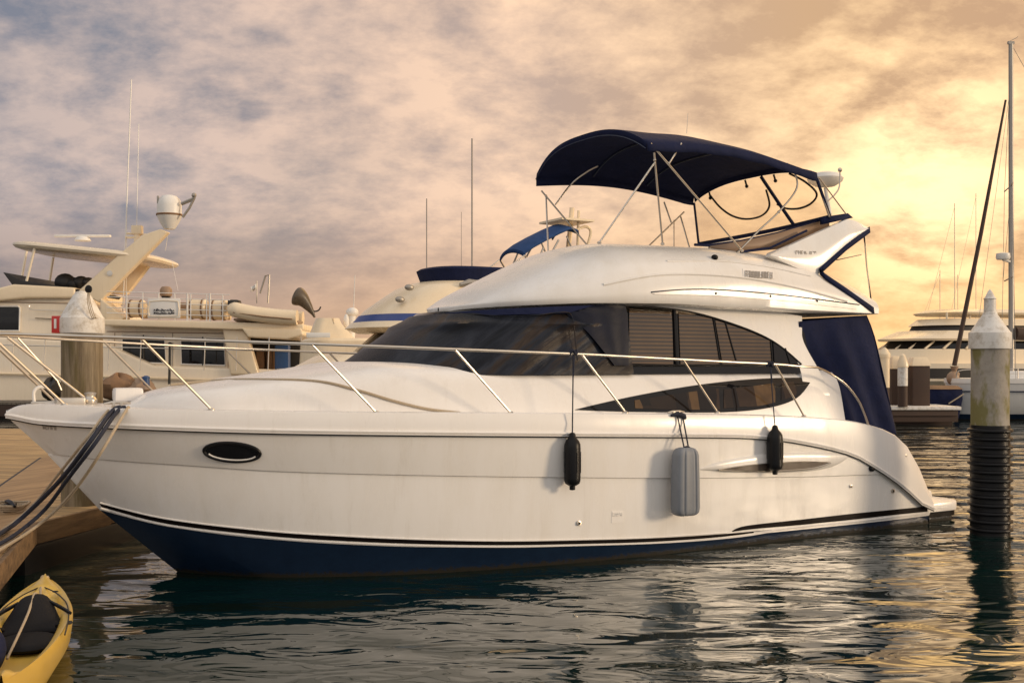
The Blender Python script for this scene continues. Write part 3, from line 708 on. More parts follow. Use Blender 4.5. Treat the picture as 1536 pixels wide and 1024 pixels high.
o = build('pinstripe', gr, MT['pinstripe'], fly); twin(o)
gr = patch([(977, 439), (1030, 437), (1090, 438), (1180, 446), (1285, 459)], [(983, 441), (1030, 442), (1090, 444), (1180, 452), (1285, 464)], Sfly, 30, 2, .008, .012)
o = build('trim_panel', gr, MT['gel_deck'], fly, sharp=30); twin(o)
for x, y in ((1074, 440), (1156, 444), (1226, 451)): build('snap', MB().ell(hitS(x, y, Sfly, .012), (.014, .012, .018), 8, 6), MT['black'], fly)
rib = MB().tube([hitS(x, y, Sfly, -.004) for x, y in resamp([(905, 427), (990, 412), (1090, 414), (1180, 428), (1270, 452)], 40)], .02, 8)
build('styling_ridge', rib, MT['gel'], fly)
rib = MB().tube([hitS(x, y, Sfly, -.004) for x, y in resamp([(1000, 392), (1080, 392), (1150, 400), (1215, 414)], 30)], .018, 8)
build('styling_ridge', rib, MT['gel'], fly)
# raised builder's lettering, too small to read in the photograph
def glyphs(x0, x1, y0, y1, S, n, off=.006, slope=0):
    q = MB(); rg = random.Random(n * 31 + int(x0))
    for i in range(n):
        xa = x0 + (x1 - x0) * i / n; w = (x1 - x0) / n * .62; dy = slope * (xa - x0)
        for (a, b) in rg.sample([((0, 0), (0, 1)), ((1, 0), (1, 1)), ((0, 0), (1, 0)), ((0, .5), (1, .5)), ((0, 1), (1, 1)), ((.5, 0), (.5, 1))], 4):
            pa = hitS(xa + w * a[0], y0 + dy + (y1 - y0) * a[1], S, off); pb = hitS(xa + w * b[0], y0 + dy + (y1 - y0) * b[1], S, off)
            q.tube([pa, pb], .006, 5)
    return q
build('nameplate', patch([(1114, 403), (1161, 406)], [(1115, 415), (1162, 418)], Sfly, 10, 2, .006, .012), MT['gel_deck'], fly)
build('lettering', glyphs(1118, 1160, 406, 415, Sfly, 9, .014, .06), MT['letter'], fly)
lt = MB().ell(hitS(1072, 386, Sfly, .03), (.05, .05, .04), 12, 8); build('side_light', lt, MT['black'], fly)
# aft wing of the flybridge
def wing_b(x, z): return 1.36
wg_a = [(1158, 379), (1185, 368), (1220, 352), (1258, 335), (1275, 329), (1303, 341)]
wg_b = [(1155, 384), (1180, 395), (1205, 406), (1228, 413), (1262, 377), (1304, 343)]
def wing():
    a, b = resamp(wg_a, 24), resamp(wg_b, 24); rows = []
    outer, inner = [], []
    for i in range(5):
        k = i / 4; outer.append([hit(a[j][0] * (1 - k) + b[j][0] * k, a[j][1] * (1 - k) + b[j][1] * k, 1.38 + .10 * k + .05 * math.sin(math.pi * k)) for j in range(24)])
    inner = [[Vector((p.x, p.y + .10, p.z)) for p in r] for r in outer]
    q = MB().grid(outer); q.grid(inner)
    ring = lambda r: r[0] + [w[-1] for w in r[1:]] + r[-1][-2::-1] + [w[0] for w in r[-2:0:-1]]
    q.grid([ring(outer), ring(inner)], close_u=True); return q
wg = build('wing', wing(), MT['gel'], boat, sharp=35); twin(wg)
build('lettering', glyphs(1194, 1226, 376, 383, lambda x, z: 1.44, 5, .03, .05), MT['letter'], wg)
# canvas trim shaped like a V behind the wing, and the clear side curtain
tr = MB()
path = [(1304, 344, 1.475), (1268, 371, 1.475), (1236, 400, 1.49), (1229, 407, 1.52), (1238, 415, 1.56), (1266, 434, 1.60), (1310, 465, 1.62)]
tr.grid([[hit(x, y - 4, b) for x, y, b in path], [hit(x + 1, y + 5, b + .01) for x, y, b in path]])
o = build('curtain_trim', tr, MT['navy'], boat, solid=.02); twin(o)
cl = MB().grid([[hit(x, y, 1.46) for x, y in ((1235, 407), (1268, 374), (1299, 350))], [hit(x, y, b) for x, y, b in ((1235, 408, 1.5), (1268, 432, 1.57), (1306, 462, 1.6))]])
o = build('side_curtain', cl, MT['vinyl'], boat); twin(o)
pp = MB().tube([hit(1296, 350, 1.47), hit(1300, 400, 1.47), hit(1308, 462, 1.47)], .013, 6)
pp.tube([hit(1292, 382, 1.47), hit(1255, 390, 1.47)], .008, 6)
o = build('curtain_piping', pp, MT['black'], boat); twin(o)

# bimini -----------------------------------------------------------------
BW = 1.40
nF = hit(970, 211, BW); nA = hit(1225, 257, BW)
def bim(u, v):
    """u fore to aft, v -1 port .. 1 starboard"""
    x = nF.x + (nA.x - nF.x) * u
    ze = (nF.z - .02) + (nA.z - nF.z) * u + .13 * math.sin(math.pi * min(1, u * 1.05))
    cam_ = .34 - .13 * u
    z = ze + cam_ * (1 - abs(v) ** 2.9)
    sag = -.025 * math.sin(3 * math.pi * u) ** 2 * (1 - v * v)
    x -= .10 * (1 - v * v) * (1 - u) * 1.0
    return Vector((x, v * BW, z + sag))
rows = []
NV = 26
for i in range(33):
    u = i / 32; r = []
    for dz, k in ((-.13, 1.012), (-.06, 1.012)):
        p = bim(u, -1); r.append(Vector((p.x, p.y * k, p.z + dz + .006 * math.sin(u * 30))))
    r += [bim(u, -1 + 2 * j / NV) for j in range(NV + 1)]
    for dz, k in ((-.06, 1.012), (-.13, 1.012)):
        p = bim(u, 1); r.append(Vector((p.x, p.y * k, p.z + dz - (.06 if dz < -.1 else 0) * (1 - u))))
    rows.append(r)
q = MB().grid(rows)
q.grid([[Vector((p.x - .012, p.y, p.z - .10 - .0 * 1)) for p in rows[0][2:-2]], rows[0][2:-2]])
q.grid([[Vector((p.x + .012, p.y, p.z - .08)) for p in rows[-1][2:-2]], rows[-1][2:-2]])
bimini = build('bimini_canopy', q, MT['navy'], boat, solid=.006, sharp=50)
hm = MB()
hm.tube([p + Vector((-.02, 0, -.085)) for p in rows[0][2:-2]], .007, 6)
for u in (.34, .68): hm.tube([bim(u, -1 + 2 * j / 20) + Vector((0, 0, -.018)) for j in range(21)], .015, 6)
build('canopy_hem', hm, MT['pinstripe'], bimini)
def bar(*pts, r=.0135):
    mbx = MB().tube([hit(*p) for p in pts] if len(pts) == 2 else spline([hit(*p) for p in pts], 6), r, 8)
    return build('bimini_pole', mbx, MT['steel'], boat)
bar((976, 215, 1.40), (1113, 376, 1.22)); bar((982, 244, 1.38), (899, 364, 1.15)); bar((981, 229, 1.38), (994, 366, 1.2))
bar((1022, 215, 1.40), (1003, 246, 1.37)); bar((812, 286, -1.40), (886, 374, -1.15)); bar((819, 294, -1.38), (823, 392, -1.15))
bar((833, 307, -1.36), (857, 276, -1.3), (880, 258, -1.1), (897, 249, -.9)); bar((1026, 318, -1.36), (972, 370, -1.15)); bar((996, 303, -1.36), (1007, 334, -1.3))
bar((1021, 325, -1.34), (1035, 374, -1.2)); bar((1011, 330, -1.3), (1011, 374, -1.2), r=.008)
bar((1181, 245, 1.36), (1193, 262, 1.36), (1194, 285, 1.34), (1168, 318, 1.3), (1138, 346, 1.26), (1107, 378, 1.2))
bar((1222, 262, 1.38), (1244, 325, 1.36)); bar((1228, 266, 1.36), (1269, 321, 1.36), r=.010)
for p in ((899, 364, 1.15), (994, 366, 1.2), (1113, 376, 1.22), (1107, 378, 1.2)): build('pole_fitting', MB().ell(hit(*p), (.03, .03, .022), 10, 6), MT['steel'], boat)
for p in ((982, 240, 1.38), (1003, 245, 1.37), (1168, 318, 1.3), (819, 294, -1.38)): build('pole_fitting', MB().ell(hit(*p), (.022, .022, .022), 8, 6), MT['steel'], boat)
# clear aft curtain between canopy and coaming
fA, nC, fC = bim(1, 1), hit(1245, 325, 1.34), hit(1048, 366, -1.30)
def aftc(s, k):
    top = Vector((bim(1, -1 + 2 * s).x, (-1 + 2 * s) * BW, bim(1, -1 + 2 * s).z - .09)); bot = nC.lerp(fC, s); bot.x += .12 * math.sin(math.pi * s)
    return top.lerp(bot, k)
ac = build('aft_curtain', MB().grid([[aftc(i / 20, k / 8) for i in range(21)] for k in range(9)]), MT['vinyl'], boat)
pp = MB()
pp.tube([aftc(i / 20, 1) for i in range(21)], .032, 6); pp.tube([aftc(0, k / 6) for k in range(7)], .026, 6); pp.tube([aftc(1, k / 6) for k in range(7)], .022, 6)
pp.tube([aftc(.42 - .14 * k / 6, k / 6) for k in range(7)], .03, 6)
build('curtain_piping', pp, MT['navy'], ac)
lp = MB()
lp.tube(spline([aftc(s, k) for s, k in ((.86, .05), (.80, .35), (.72, .58), (.62, .70), (.50, .70), (.42, .55), (.41, .25))], 6), .017, 6)
lp.tube(spline([aftc(s, k) for s, k in ((.36, .55), (.30, .66), (.20, .70), (.10, .62), (.04, .40), (.10, .15), (.2, .0))], 6), .017, 6)
build('window_flap', lp, MT['black'], ac)
for s in (.86, .55, .32):
    build('curtain_strap', MB().tube([aftc(s, .0), aftc(s, .10)], .018, 6).ell(aftc(s, .12), (.03, .03, .03), 8, 6), MT['black'], ac)
sb = MB().grid([[hit(1064, 369, .9), hit(1110, 362, 1.0), hit(1165, 350, 1.05), hit(1242, 328, 1.1)], [hit(1064, 372, .9), hit(1116, 378, 1.0), hit(1165, 374, 1.05), hit(1242, 348, 1.1)]])
build('seat_back', sb, MT['tan'], boat, solid=.06)
sbp = MB().tube([hit(x, y, b) for x, y, b in ((1042, 367, .9), (1064, 368, .9), (1110, 362, 1.0), (1165, 350, 1.05), (1242, 328, 1.1))], .02, 6)
sbp.tube([hit(x, y, b) for x, y, b in ((1110, 378, 1.18), (1155, 372, 1.2), (1180, 360, 1.2), (1210, 346, 1.2))], .02, 6); build('seat_piping', sbp, MT['navy'], boat)
tb = MB().grid([[hit(1232, 326, 1.3), hit(1270, 320, 1.3)], [hit(1232, 337, 1.3), hit(1278, 327, 1.3)]]); build('arch_cover', tb, MT['navy'], boat, solid=.05)
# radar and small mast on the arch
rd = thing_r = MB().lathe([(.02, -.11), (.16, -.10), (.27, -.03), (.29, .02), (.24, .09), (.10, .13), (.01, .135)], hit(1238, 270, .4), 24); radar = build('radar_dome', rd, MT['plastic_white'], boat)
build('radar_bracket', MB().tube([hit(1238, 282, .4), hit(1245, 322, .5)], .03), MT['plastic_white'], radar)
hk = MB().tube(spline([hit(1241, 302, .8), hit(1252, 292, .8), hit(1259, 280, .8), hit(1260, 256, .8)], 6), .012, 6).ell(hit(1260, 255, .8), (.035, .035, .04), 8, 6); build('anchor_light', hk, MT['steel'], boat)
build('aerial', MB().tube([hit(1030, 200, -.3), hit(1032, 170, -.3)], .005, 5), MT['steel'], boat)

# navy cockpit curtain -------------------------------------------------
def Sck(x, z): return 1.52 + .08 * (3.0 - z) * .5
def ck_dis(x, z, u, v): return .04 * math.sin(9 * v * 2.2 + 1.5 * z) * (.25 + u) + .02 * mnoise.noise(Vector((x * 2.5, z * 1.1, 2)))
ck = patch([(1200, 482), (1200, 510), (1222, 560), (1242, 605), (1250, 632)], [(1300, 473), (1312, 505), (1327, 570), (1338, 620), (1345, 653)], Sck, 30, 24, -.02, 0, dis=ck_dis)
ckp = build('cockpit_curtain', ck, MT['navy'], boat, solid=.01, sharp=60)
e = [hitS(x, y, Sck, -.02) for x, y in resamp([(1300, 473), (1312, 505), (1327, 570), (1338, 620), (1345, 653)], 12)]
build('stern_curtain', MB().grid([[Vector((p.x + .06 * math.sin(math.pi * (j / 10)) , p.y * (1 - j / 5), p.z)) for p in e] for j in range(11)]), MT['navy'], boat, solid=.01)
st = MB().tube(spline([hit(1341, 636, 1.58), hit(1345, 655, 1.62), hit(1348, 676, 1.72)], 5), .02, 6); build('tie_strap', st, MT['black'], ckp)
cm = MB().box((0, 0, 0), (.01, .01, .01))
# swim platform ----------------------------------------------------------
pe = hit(1432, 760, 1.55).x - .22
def plat(x0, x1, z0, z1, b0, rnd):
    n = 14; a = []
    for i in range(n + 1):
        q = i / n * math.pi / 2; a.append((x1 - rnd + rnd * math.sin(q), b0 - rnd + rnd * math.cos(q)))
    out = [(x0, b0)] + a; out = out + [(x, -y) for x, y in reversed(out)]
    return MB().prism([(x, -y, z1) for x, y in out], [(x, -y, z0) for x, y in out])
zp = hit(1412, 752, 1.75).z
build('swim_platform', plat(XT - .1, pe, zp - .12, zp + .02, 1.94, .38), MT['gel_deck'], boat, bevel=.03)
build('platform_stripe', plat(XT - .1, pe - .03, zp - .20, zp - .125, 1.92, .37), MT['stripe'], boat)
build('platform_base', plat(XT - .1, pe - .06, -.1, zp - .205, 1.88, .36), MT['bottom'], boat)
build('transom_step', plat(XT - .1, XT + .42, zp - .02, zp + .20, 1.86, .28), MT['gel_deck'], boat, bevel=.05)
# rails --------------------------------------------------------------------
def b_rail(x): return max(0.0, bL1(x + .62) - .07)
pR = smooth_poly([(-120, 497), (0, 500.5), (100, 503.5), (212, 507), (340, 511.5), (468, 516), (580, 520), (683, 524), (780, 527.5), (873, 531), (950, 535), (1025, 539), (1100, 543), (1163, 546), (1215, 551)])
xr0 = xS1 - .60; xr1 = hit(1212, 551, 1.88).x
rp = [Vector((x, -b_rail(x), zat(pR, max(x, -1.9), -b_rail(max(x, -1.9))))) for x in [xr0 + (xr1 - xr0) * (i / 50) ** 1.5 for i in range(51)]]
tail = [hit(1243, 559, 1.86), hit(1268, 576, 1.86), hit(1287, 600, 1.87), hit(1297, 622, 1.87), hit(1303, 639, 1.86)]
port = rp + spline([rp[-1]] + tail, 6)[1:]
full = port[::-1] + [Vector((p.x, -p.y, p.z)) for p in port[1:]]
rail = build('bow_rail', MB().tube(full, .0165, 10), MT['steel'], boat)
def Srail(x, z): return b_rail(x)
for (a, b) in (((-8, 509), (97, 607)), ((212, 508), (317, 614)), ((468, 517), (564, 618)), ((683, 525), (766, 619)), ((873, 532), (938, 618)), ((1025, 540), (1076, 618)), ((1163, 547), (1206, 624))):
    pa = hitS(a[0], a[1], Srail); pb = hitS(b[0], b[1], lambda x, z: max(.1, bL0(x) - .07))
    s = MB().tube([pa, pb], .0135, 8).lathe([(.042, 0), (.042, .012), (.02, .03)], pb + Vector((0, 0, -.012)), 12)
    o = build('stanchion', s, MT['steel'], rail); twin(o)
build('stanchion', MB().tube([hit(11, 506, -.38), hit(128, 597, -.34)], .013, 8), MT['steel'], rail)
build('stanchion', MB().tube([hit(27, 507, -.46), hit(86, 571, -.52), hit(92, 585, -.52)], .011, 8), MT['steel'], rail)
lo = MB().tube([p.lerp(Vector((p.x + .1, p.y + .0, p.z - .36)), 1) for p in rp if p.x < 0.2], .008, 6)
# bow fittings
bw = MB(); bz = lambda x: _bow_z(x)
bx = hit(120, 604, .1).x
bw.box((bx - .1, -.05, bz(bx) + .05), (.30, .2, .10)).lathe([(.07, 0), (.08, .05), (.05, .09), (.07, .13), (.02, .14)], (bx + .12, -.02, bz(bx) + .02), 16); build('windlass', bw, MT['steel'], boat, bevel=.01)
an = MB().box((xS1 + .55, 0, bz(xS1 + .5) + .01), (.7, .09, .03)).tube([(xS1 + .25, 0, bz(xS1 + .4) + .03), (xS1 + .8, 0, bz(xS1 + .7) + .05)], .018); build('anchor_roller', an, MT['steel'], boat, bevel=.01)
def cleat(px, py, b, s=1.0):
    p = hit(px, py, b); q = MB().tube([p + Vector((-.14 * s, 0, .05)), p + Vector((-.06 * s, 0, .062)), p + Vector((.06 * s, 0, .062)), p + Vector((.14 * s, 0, .05))], [.010, .018, .018, .010], 8)
    q.box(p + Vector((-.04, 0, .03)), (.03, .04, .06)).box(p + Vector((.04, 0, .03)), (.03, .04, .06)); return build('cleat', q, MT['steel'], boat)
cleat(176, 612, bL0(hit(176, 612, .8).x) - .12); cleat(1014, 624, 1.96)
fx = MB().box((bx + .55, .1, bz(bx) + .12), (.32, .22, .16)); build('deck_locker', fx, MT['gel_deck'], boat, bevel=.04)
hs = MB().tube(spline([(xS1 + .30, .10, bz(xS1 + .4) + .0), (xS1 + .29, .11, bz(xS1 + .4) + .14), (xS1 + .34, .12, bz(xS1 + .4) + .20), (xS1 + .42, .13, bz(xS1 + .4) + .20)], 6), .018, 8); build('bow_chock', hs, MT['plastic_white'], boat)
# hull openings and fittings
def oval(cx, cy, rx, ry, S, off, k=1.0, n=40):
    return [hitS(cx + rx * k * math.cos(2 * math.pi * i / n), cy + (rx * math.cos(2 * math.pi * i / n) * .06 * k) + ry * k * math.sin(2 * math.pi * i / n), S, off) for i in range(n)]
ph = MB(); ring = oval(348, 678, 42, 13.5, Shull, .012); ph.tube(ring + ring[:2], .020, 8, cap=False); port_o = build('porthole', ph, MT['black'], boat); twin(port_o)
g = MB(); rr = [oval(348, 678, 42, 13.5, Shull, .010, k) for k in (1, .6, .25)]; g.grid(rr, close_u=True); g.add(rr[-1], [tuple(range(len(rr[-1])))]); build('porthole_glass', g, MT['glass'], port_o)
g = MB().tube([hitS(348 + 36 * math.cos(a), 680 + 36 * math.cos(a) * .06 + 9.5 * math.sin(a), Shull, .02) for a in [math.pi * (.08 + .84 * i / 20) for i in range(21)]], .009, 6); build('porthole_trim', g, MT['plastic_white'], port_o)
v_t = [(1048, 703), (1080, 692), (1120, 684), (1165, 679), (1220, 678), (1255, 680), (1273, 684)]
v_b = [(1048, 704), (1090, 707), (1140, 709), (1185, 708), (1225, 705), (1255, 697), (1273, 685)]
vt = build('air_intake', patch(v_t, v_b, Shull, 40, 10, .006, .02, crown=.030), MT['gel'], boat, sharp=40); twin(vt)
vs_t = [(1078, 704), (1110, 699), (1150, 695), (1200, 692), (1245, 693)]; vs_b = [(1078, 705), (1120, 706.5), (1170, 706), (1220, 702), (1246, 694)]
build('intake_slot', patch(vs_t, vs_b, Shull, 30, 4, .043, .03), MT['tan_dark'], vt, sharp=40)
build('intake_rim', MB().tube([hitS(x, y, Shull, .047) for x, y in resamp(vs_b, 24)], .011, 6).tube([hitS(x, y, Shull, .047) for x, y in resamp(vs_t, 24)], .006, 6), MT['steel'], vt)
for x, y, r in ((868, 784, .030), (1276, 729, .022), (1339, 736, .03), (1358, 683, .02)):
    d_ = build('drain_fitting', MB().lathe([(r * .55, .02), (r * .6, -.018), (r, -.016), (r, .02)], hitS(x, y, Shull, .004), 16, axis='Y'), MT['steel'], boat)
    build('drain_hole', MB().lathe([(r * .5, .02), (r * .5, -.010)], hitS(x, y, Shull, .004), 12, axis='Y'), MT['dark'], d_)
ft = MB().ell(hitS(1308, 702, Shull, .01), (.06, .03, .05), 14, 8); build('shore_power_socket', ft, MT['black'], boat)
build('hull_plate', patch([(918, 766), (936, 766)], [(917, 784), (936, 783)], Shull, 8, 3, .004, .006), MT['gel_deck'], boat)
build('lettering', glyphs(919, 935, 769, 773, Shull, 3, .006), MT['gel'], boat)
build('lettering', glyphs(63, 86, 635, 643, Shull, 4, .004, .08), MT['letter'], boat)

# ------------------------------------------------------------------ fenders and lines hung from the boat
def fender(name, label, kx, ky, tx, ty, bx0, bx1, by0, by1, m, flat=False):
    S = lambda x, z: Shull(x, min(z, z1(x) - .03))
    cx_, w = (bx0 + bx1) / 2, bx1 - bx0
    r = w / 2 * hitD(cx_) / F
    c = lambda py: local2world(hitS(cx_, py, S, r + .02))
    p0, p1 = c(by1), c(by0); zt, zb = p1.z, p0.z; base = Vector(((p0.x + p1.x) / 2, (p0.y + p1.y) / 2, zb))
    t = thing(name, label, 'fender', base, TH, 'fenders hanging on the port side'); hgt = zt - zb
    if not flat:
        pr = [(.012, -.05), (.034, -.045), (.036, .0), (.05, .006), (r * .86, .03), (r * .97, .06), (r, .10), (r, hgt * .5), (r, hgt - .13), (r * .96, hgt - .08), (r * .78, hgt - .04), (.045, hgt + .0), (.034, hgt + .05), (.012, hgt + .06)]
        q = MB().lathe(pr, (0, 0, 0), 24)
        for k in range(8):
            a = k * math.pi / 4; q.tube([(r * math.cos(a), r * math.sin(a), .16), (r * math.cos(a), r * math.sin(a), hgt - .17)], .006, 5)
        build('body', q, m, t)
    else:
        q = MB(); rows = []
        a_, b_ = r, .11
        for z, k in ((0, .62), (.012, .8), (.04, .94), (.09, 1), (hgt * .5, 1), (hgt - .10, .96), (hgt - .05, .88), (hgt - .015, .7), (hgt, .45)):
            row = []
            for i in range(144):
                th = 2 * math.pi * i / 144; c_, s_ = math.cos(th), math.sin(th)
                xq = math.copysign(abs(c_) ** .42, c_); rad = 1 - .17 * abs(math.cos(math.pi * 2.0 * xq)) ** 14 * (1 if .03 < z < hgt - .04 else .4)
                row.append((a_ * k * math.copysign(abs(c_) ** .42, c_) * (1 + .06 * (1 - z / hgt)) * .97, b_ * k * math.copysign(abs(s_) ** .5, s_) * rad, z))
            rows.append(row)
        q.grid(rows, close_u=True); o_ = len(q.v) - 144; q.f.append(tuple(range(o_, o_ + 144))); q.f.append(tuple(reversed(range(144))))
        build('body', q, m, t, sharp=50)
    kp = local2world(hitS(kx, ky, tx)); inv = lambda p: Matrix.Rotation(-TH, 3, 'Z') @ (p - base)
    kl = inv(kp); top = Vector((0, 0, hgt + (.03 if not flat else -.02)))
    rp_ = MB()
    if not flat:
        rp_.tube([kl, kl.lerp(top, .5) + Vector((0, -.0, 0)), top], .0085, 6)
        rp_.tube([kl + Vector((.012, 0, 0)), kl.lerp(top, .25) + Vector((.004, -.005, 0)), kl.lerp(top, .3)], .010, 6)
        rp_.tube([kl + Vector((0.05 * math.cos(a) * 1.0, .028 * math.sin(a), .028 * math.cos(a * 3))) for a in [i * .5 for i in range(26)]], .017, 6)
    else:
        rp_.tube([kl, top + Vector((-.02, 0, .02))], .011, 6); rp_.tube([kl + Vector((.09, 0, -.02)), top + Vector((.05, 0, .02))], .011, 6)
        rp_.tube(spline([top + Vector((-.09, -.02, -.05)), top + Vector((-.02, -.02, .025)), top + Vector((.05, -.02, .02)), top + Vector((.12, -.02, -.06))], 5), .011, 6)
        rp_.tube([kl + Vector((-.10, 0, .005)), kl + Vector((0, -.01, .02)), kl + Vector((.10, -.01, -.01)), kl + Vector((.13, 0, -.04))], [.018, .035, .035, .02], 8)
    build('lanyard', rp_, MT['rope_navy'], t)
def hitD(px):
    p = hitS(px, 700, Shull); return Y0 + ST * p.x + CT * p.y
fender('fender', 'black cylindrical fender hanging below the long rope at mid hull', 860, 528, Srail, 0, 846, 871, 656, 728, MT['black'])
fender('fender', 'black cylindrical fender hanging in front of the oval air intake', 1155, 546, Srail, 0, 1151, 1174, 644, 706, MT['black'])
fender('fender', 'grey ribbed flat fender tied to the deck cleat', 1016, 623, lambda x, z: bL0(x) + .02, 0, 1007, 1049, 671, 772, MT['grey'], True)

# ------------------------------------------------------------------ near dock
MT['deckwood'] = wood('sunlit_dock_planks', (.50, .31, .13), (.80, .56, .28), R(17), .30)
MT['beam'] = wood('old_dock_beam', (.16, .095, .045), (.34, .21, .10), R(-73), gap=False)
MT['beam_light'] = wood('worn_edge_board', (.34, .21, .10), (.56, .37, .19), R(-73), gap=False)
dk = thing('floating_dock', 'weathered wooden dock under the bow of the white motor yacht', 'dock', (-6.5, 13, 0))
ZD = .50
def dloc(x, y, z): return (x + 6.5, y - 13, z)
dirv = Vector((-.30, .955)); p0 = Vector((-4.98, 10.37))
nr = p0 - dirv * 9; kn0 = p0 + dirv * 2.41; kn1 = Vector((-5.42, 14.25)); kn2 = Vector((-5.3, 15.4)); far = p0 + dirv * 21
outl = [nr, kn0, kn1, kn2, Vector((far.x + 1.0, far.y)), Vector((far.x - 5, far.y + 1)), Vector((nr.x - 6, nr.y - 2))]
build('planking', MB().prism([dloc(p.x, p.y, ZD) for p in outl], [dloc(p.x, p.y, ZD - .05) for p in outl]), MT['deckwood'], dk)
bm_ = MB()
def beam(a, b, w, z0, z1, q):
    d = (b - a).normalized(); n = Vector((d.y, -d.x)) * w
    q.prism([dloc(*(p), z1) for p in (a, b, b + n, a + n)], [dloc(*(p), z0) for p in (a, b, b + n, a + n)])
q = MB(); beam(nr, kn0, .06, .26, ZD + .012, q); beam(kn0, kn1, .07, .25, ZD + .010, q); beam(kn1, kn2, .06, .26, ZD + .012, q)
build('edge_beam', q, MT['beam'], dk, bevel=.012)
q = MB(); off = Vector((.955, .30)) * -.95; beam(nr + off, p0 + dirv * 12 + off, .93, ZD + .002, ZD + .010, q); build('edge_board', q, MT['beam_light'], dk, bevel=.003)
q = MB(); off = Vector((.955, .30)) * -1.0; beam(nr + off, p0 + dirv * 12 + off, .046, ZD + .002, ZD + .005, q); build('board_gap', q, MT['dark'], dk)
for k in (-4, -1.5, .9, 3.2, 6): c = p0 + dirv * k + Vector((-1.35, 0)); build('float', MB().box(dloc(c.x, c.y, .05), (2.2, 2.1, .42), R(17)), MT['black'], dk, bevel=.05)
c = (kn0 + kn1) / 2 + Vector((-.22, .6)); build('float', MB().box(dloc(c.x, c.y, .05), (.8, 3.4, .42), R(-8)), MT['black'], dk, bevel=.05)
dc = W(15, 750, 13.6); q = MB(); cz = ZD + .012
q.tube([dloc(dc.x - .18, dc.y + .25, cz + .10), dloc(dc.x - .07, dc.y + .1, cz + .12), dloc(dc.x + .07, dc.y - .1, cz + .12), dloc(dc.x + .18, dc.y - .25, cz + .10)], [.018, .03, .03, .018], 8).box(dloc(dc.x, dc.y, cz + .05), (.1, .16, .10))
build('dock_cleat', q, MT['black'], dk)
# mooring lines
clp = local2world(hit(182, 611, bL0(hit(182, 611, .8).x) - .05))
def mooring(label, pts, r, m, cat='rope', name='mooring_line'):
    o = build(name, MB().tube(spline(pts, 14), r, 8), m); tag(o, label, cat, 'mooring lines at the bow'); return o
edge = local2world(hit(165, 622, bL1(hit(165, 622, .8).x) + .02))
ov = lambda px: local2world(hit(px, 621, bL1(hit(px, 621, .8).x) + .02)) + Vector((0, 0, .03))
mooring('navy mooring rope draped over the bow rubbing strake, outer strand', [clp, ov(168), W(135, 662, 10.95), W(97, 712, 11.3), W(60, 751, 12.0), W(20, 787, 12.1), W(-15, 808, 11.1), W(-60, 832, 10.25)], .025, MT['rope_navy'])
mooring('navy mooring rope running beside its twin to the dock edge, inner strand', [clp + Vector((.05, 0, 0)), ov(176), W(143, 664, 10.95), W(104, 715, 11.25), W(68, 763, 12.0), W(30, 796, 11.7), W(-5, 818, 10.75), W(-50, 842, 9.9)], .022, MT['rope_navy'])
mooring('cream mooring rope hanging slack on the right of the navy lines', [clp + Vector((.08, 0, 0)), ov(188), W(154, 674, 11.0), W(118, 727, 11.3), W(84, 765, 11.7), W(45, 796, 11.75), W(0, 824, 10.6), W(-60, 860, 9.4)], .017, MT['rope_cream'])
mooring('cream mooring rope lying left of the navy lines across the dock edge', [clp + Vector((-.04, 0, 0)), ov(161), W(128, 660, 11.0), W(90, 708, 11.5), W(50, 757, 12.2), W(10, 790, 12.0), W(-50, 824, 10.6)], .016, MT['rope_cream'])
q = MB()
for k in range(3):
    q.tube([(dc.x + (.16 + .03 * k) * math.cos(a), dc.y + (.24 + .02 * k) * math.sin(a), ZD + .05 + .03 * k + .01 * math.sin(3 * a)) for a in [i * .42 for i in range(16)]], .017, 6)
tag(build('rope_coil', q, MT['rope_cream']), 'cream rope coiled round the dock cleat', 'rope')

# ------------------------------------------------------------------ pilings
def piling(label, px, D, r, zcap, ztip, mats, sleeve=0, zbot=-.6):
    p = W(px, 600, D); t = thing('piling', label, 'piling', (p.x, p.y, 0), 0)
    q = MB(); rows = []
    for i in range(25):
        z = zbot + (zcap - zbot) * i / 24; row = []
        for k in range(32):
            a = 2 * math.pi * k / 32; rr = r * (1 + .018 * mnoise.noise(Vector((math.cos(a) * 2, math.sin(a) * 2, z * 1.5)))); row.append((rr * math.cos(a), rr * math.sin(a), z))
        rows.append(row)
    q.grid(rows, close_u=True); build('shaft', q, mats, t)
    return t, p
rp_t, rp_p = piling('tall piling with white cone cap and black ribbed sleeve right of the stern', 1485, 15.36, .258, H + (YH - 523) * 15.36 / F, 0, MT['concrete'])
z = lambda py: H - (py - YH) * 15.36 / F
rr = .258
build('cap', MB().lathe([(.285, z(523)), (.29, z(521)), (.288, z(499)), (.272, z(498)), (.11, z(473)), (.10, z(471)), (.10, z(469.5)), (.085, z(468)), (.080, z(449)), (.092, z(448)), (.07, z(446)), (.03, z(437)), (.005, z(434))], (0, 0, 0), 36), MT['cap'], rp_t, sharp=30)
pr = []
nrib = 15; zt_, zb_ = z(637), -.25
for i in range(nrib):
    a = zt_ + (zb_ - zt_) * i / nrib; b = zt_ + (zb_ - zt_) * (i + 1) / nrib
    pr += [(rr + .010, a), (rr + .012, a + (b - a) * .38), (rr + .044, a + (b - a) * .50), (rr + .050, a + (b - a) * .62), (rr + .046, a + (b - a) * .76), (rr + .012, a + (b - a) * .90)]
build('ribbed_sleeve', MB().lathe(pr, (0, 0, 0), 40), MT['black'], rp_t, sharp=50)
lp_t, lp_p = piling('weathered wooden piling with white cone cap behind the bow rail', 123, 14.4, .265, H + (YH - 502) * 14.4 / F, 0, MT['pilewood'])
z = lambda py: H - (py - YH) * 14.4 / F
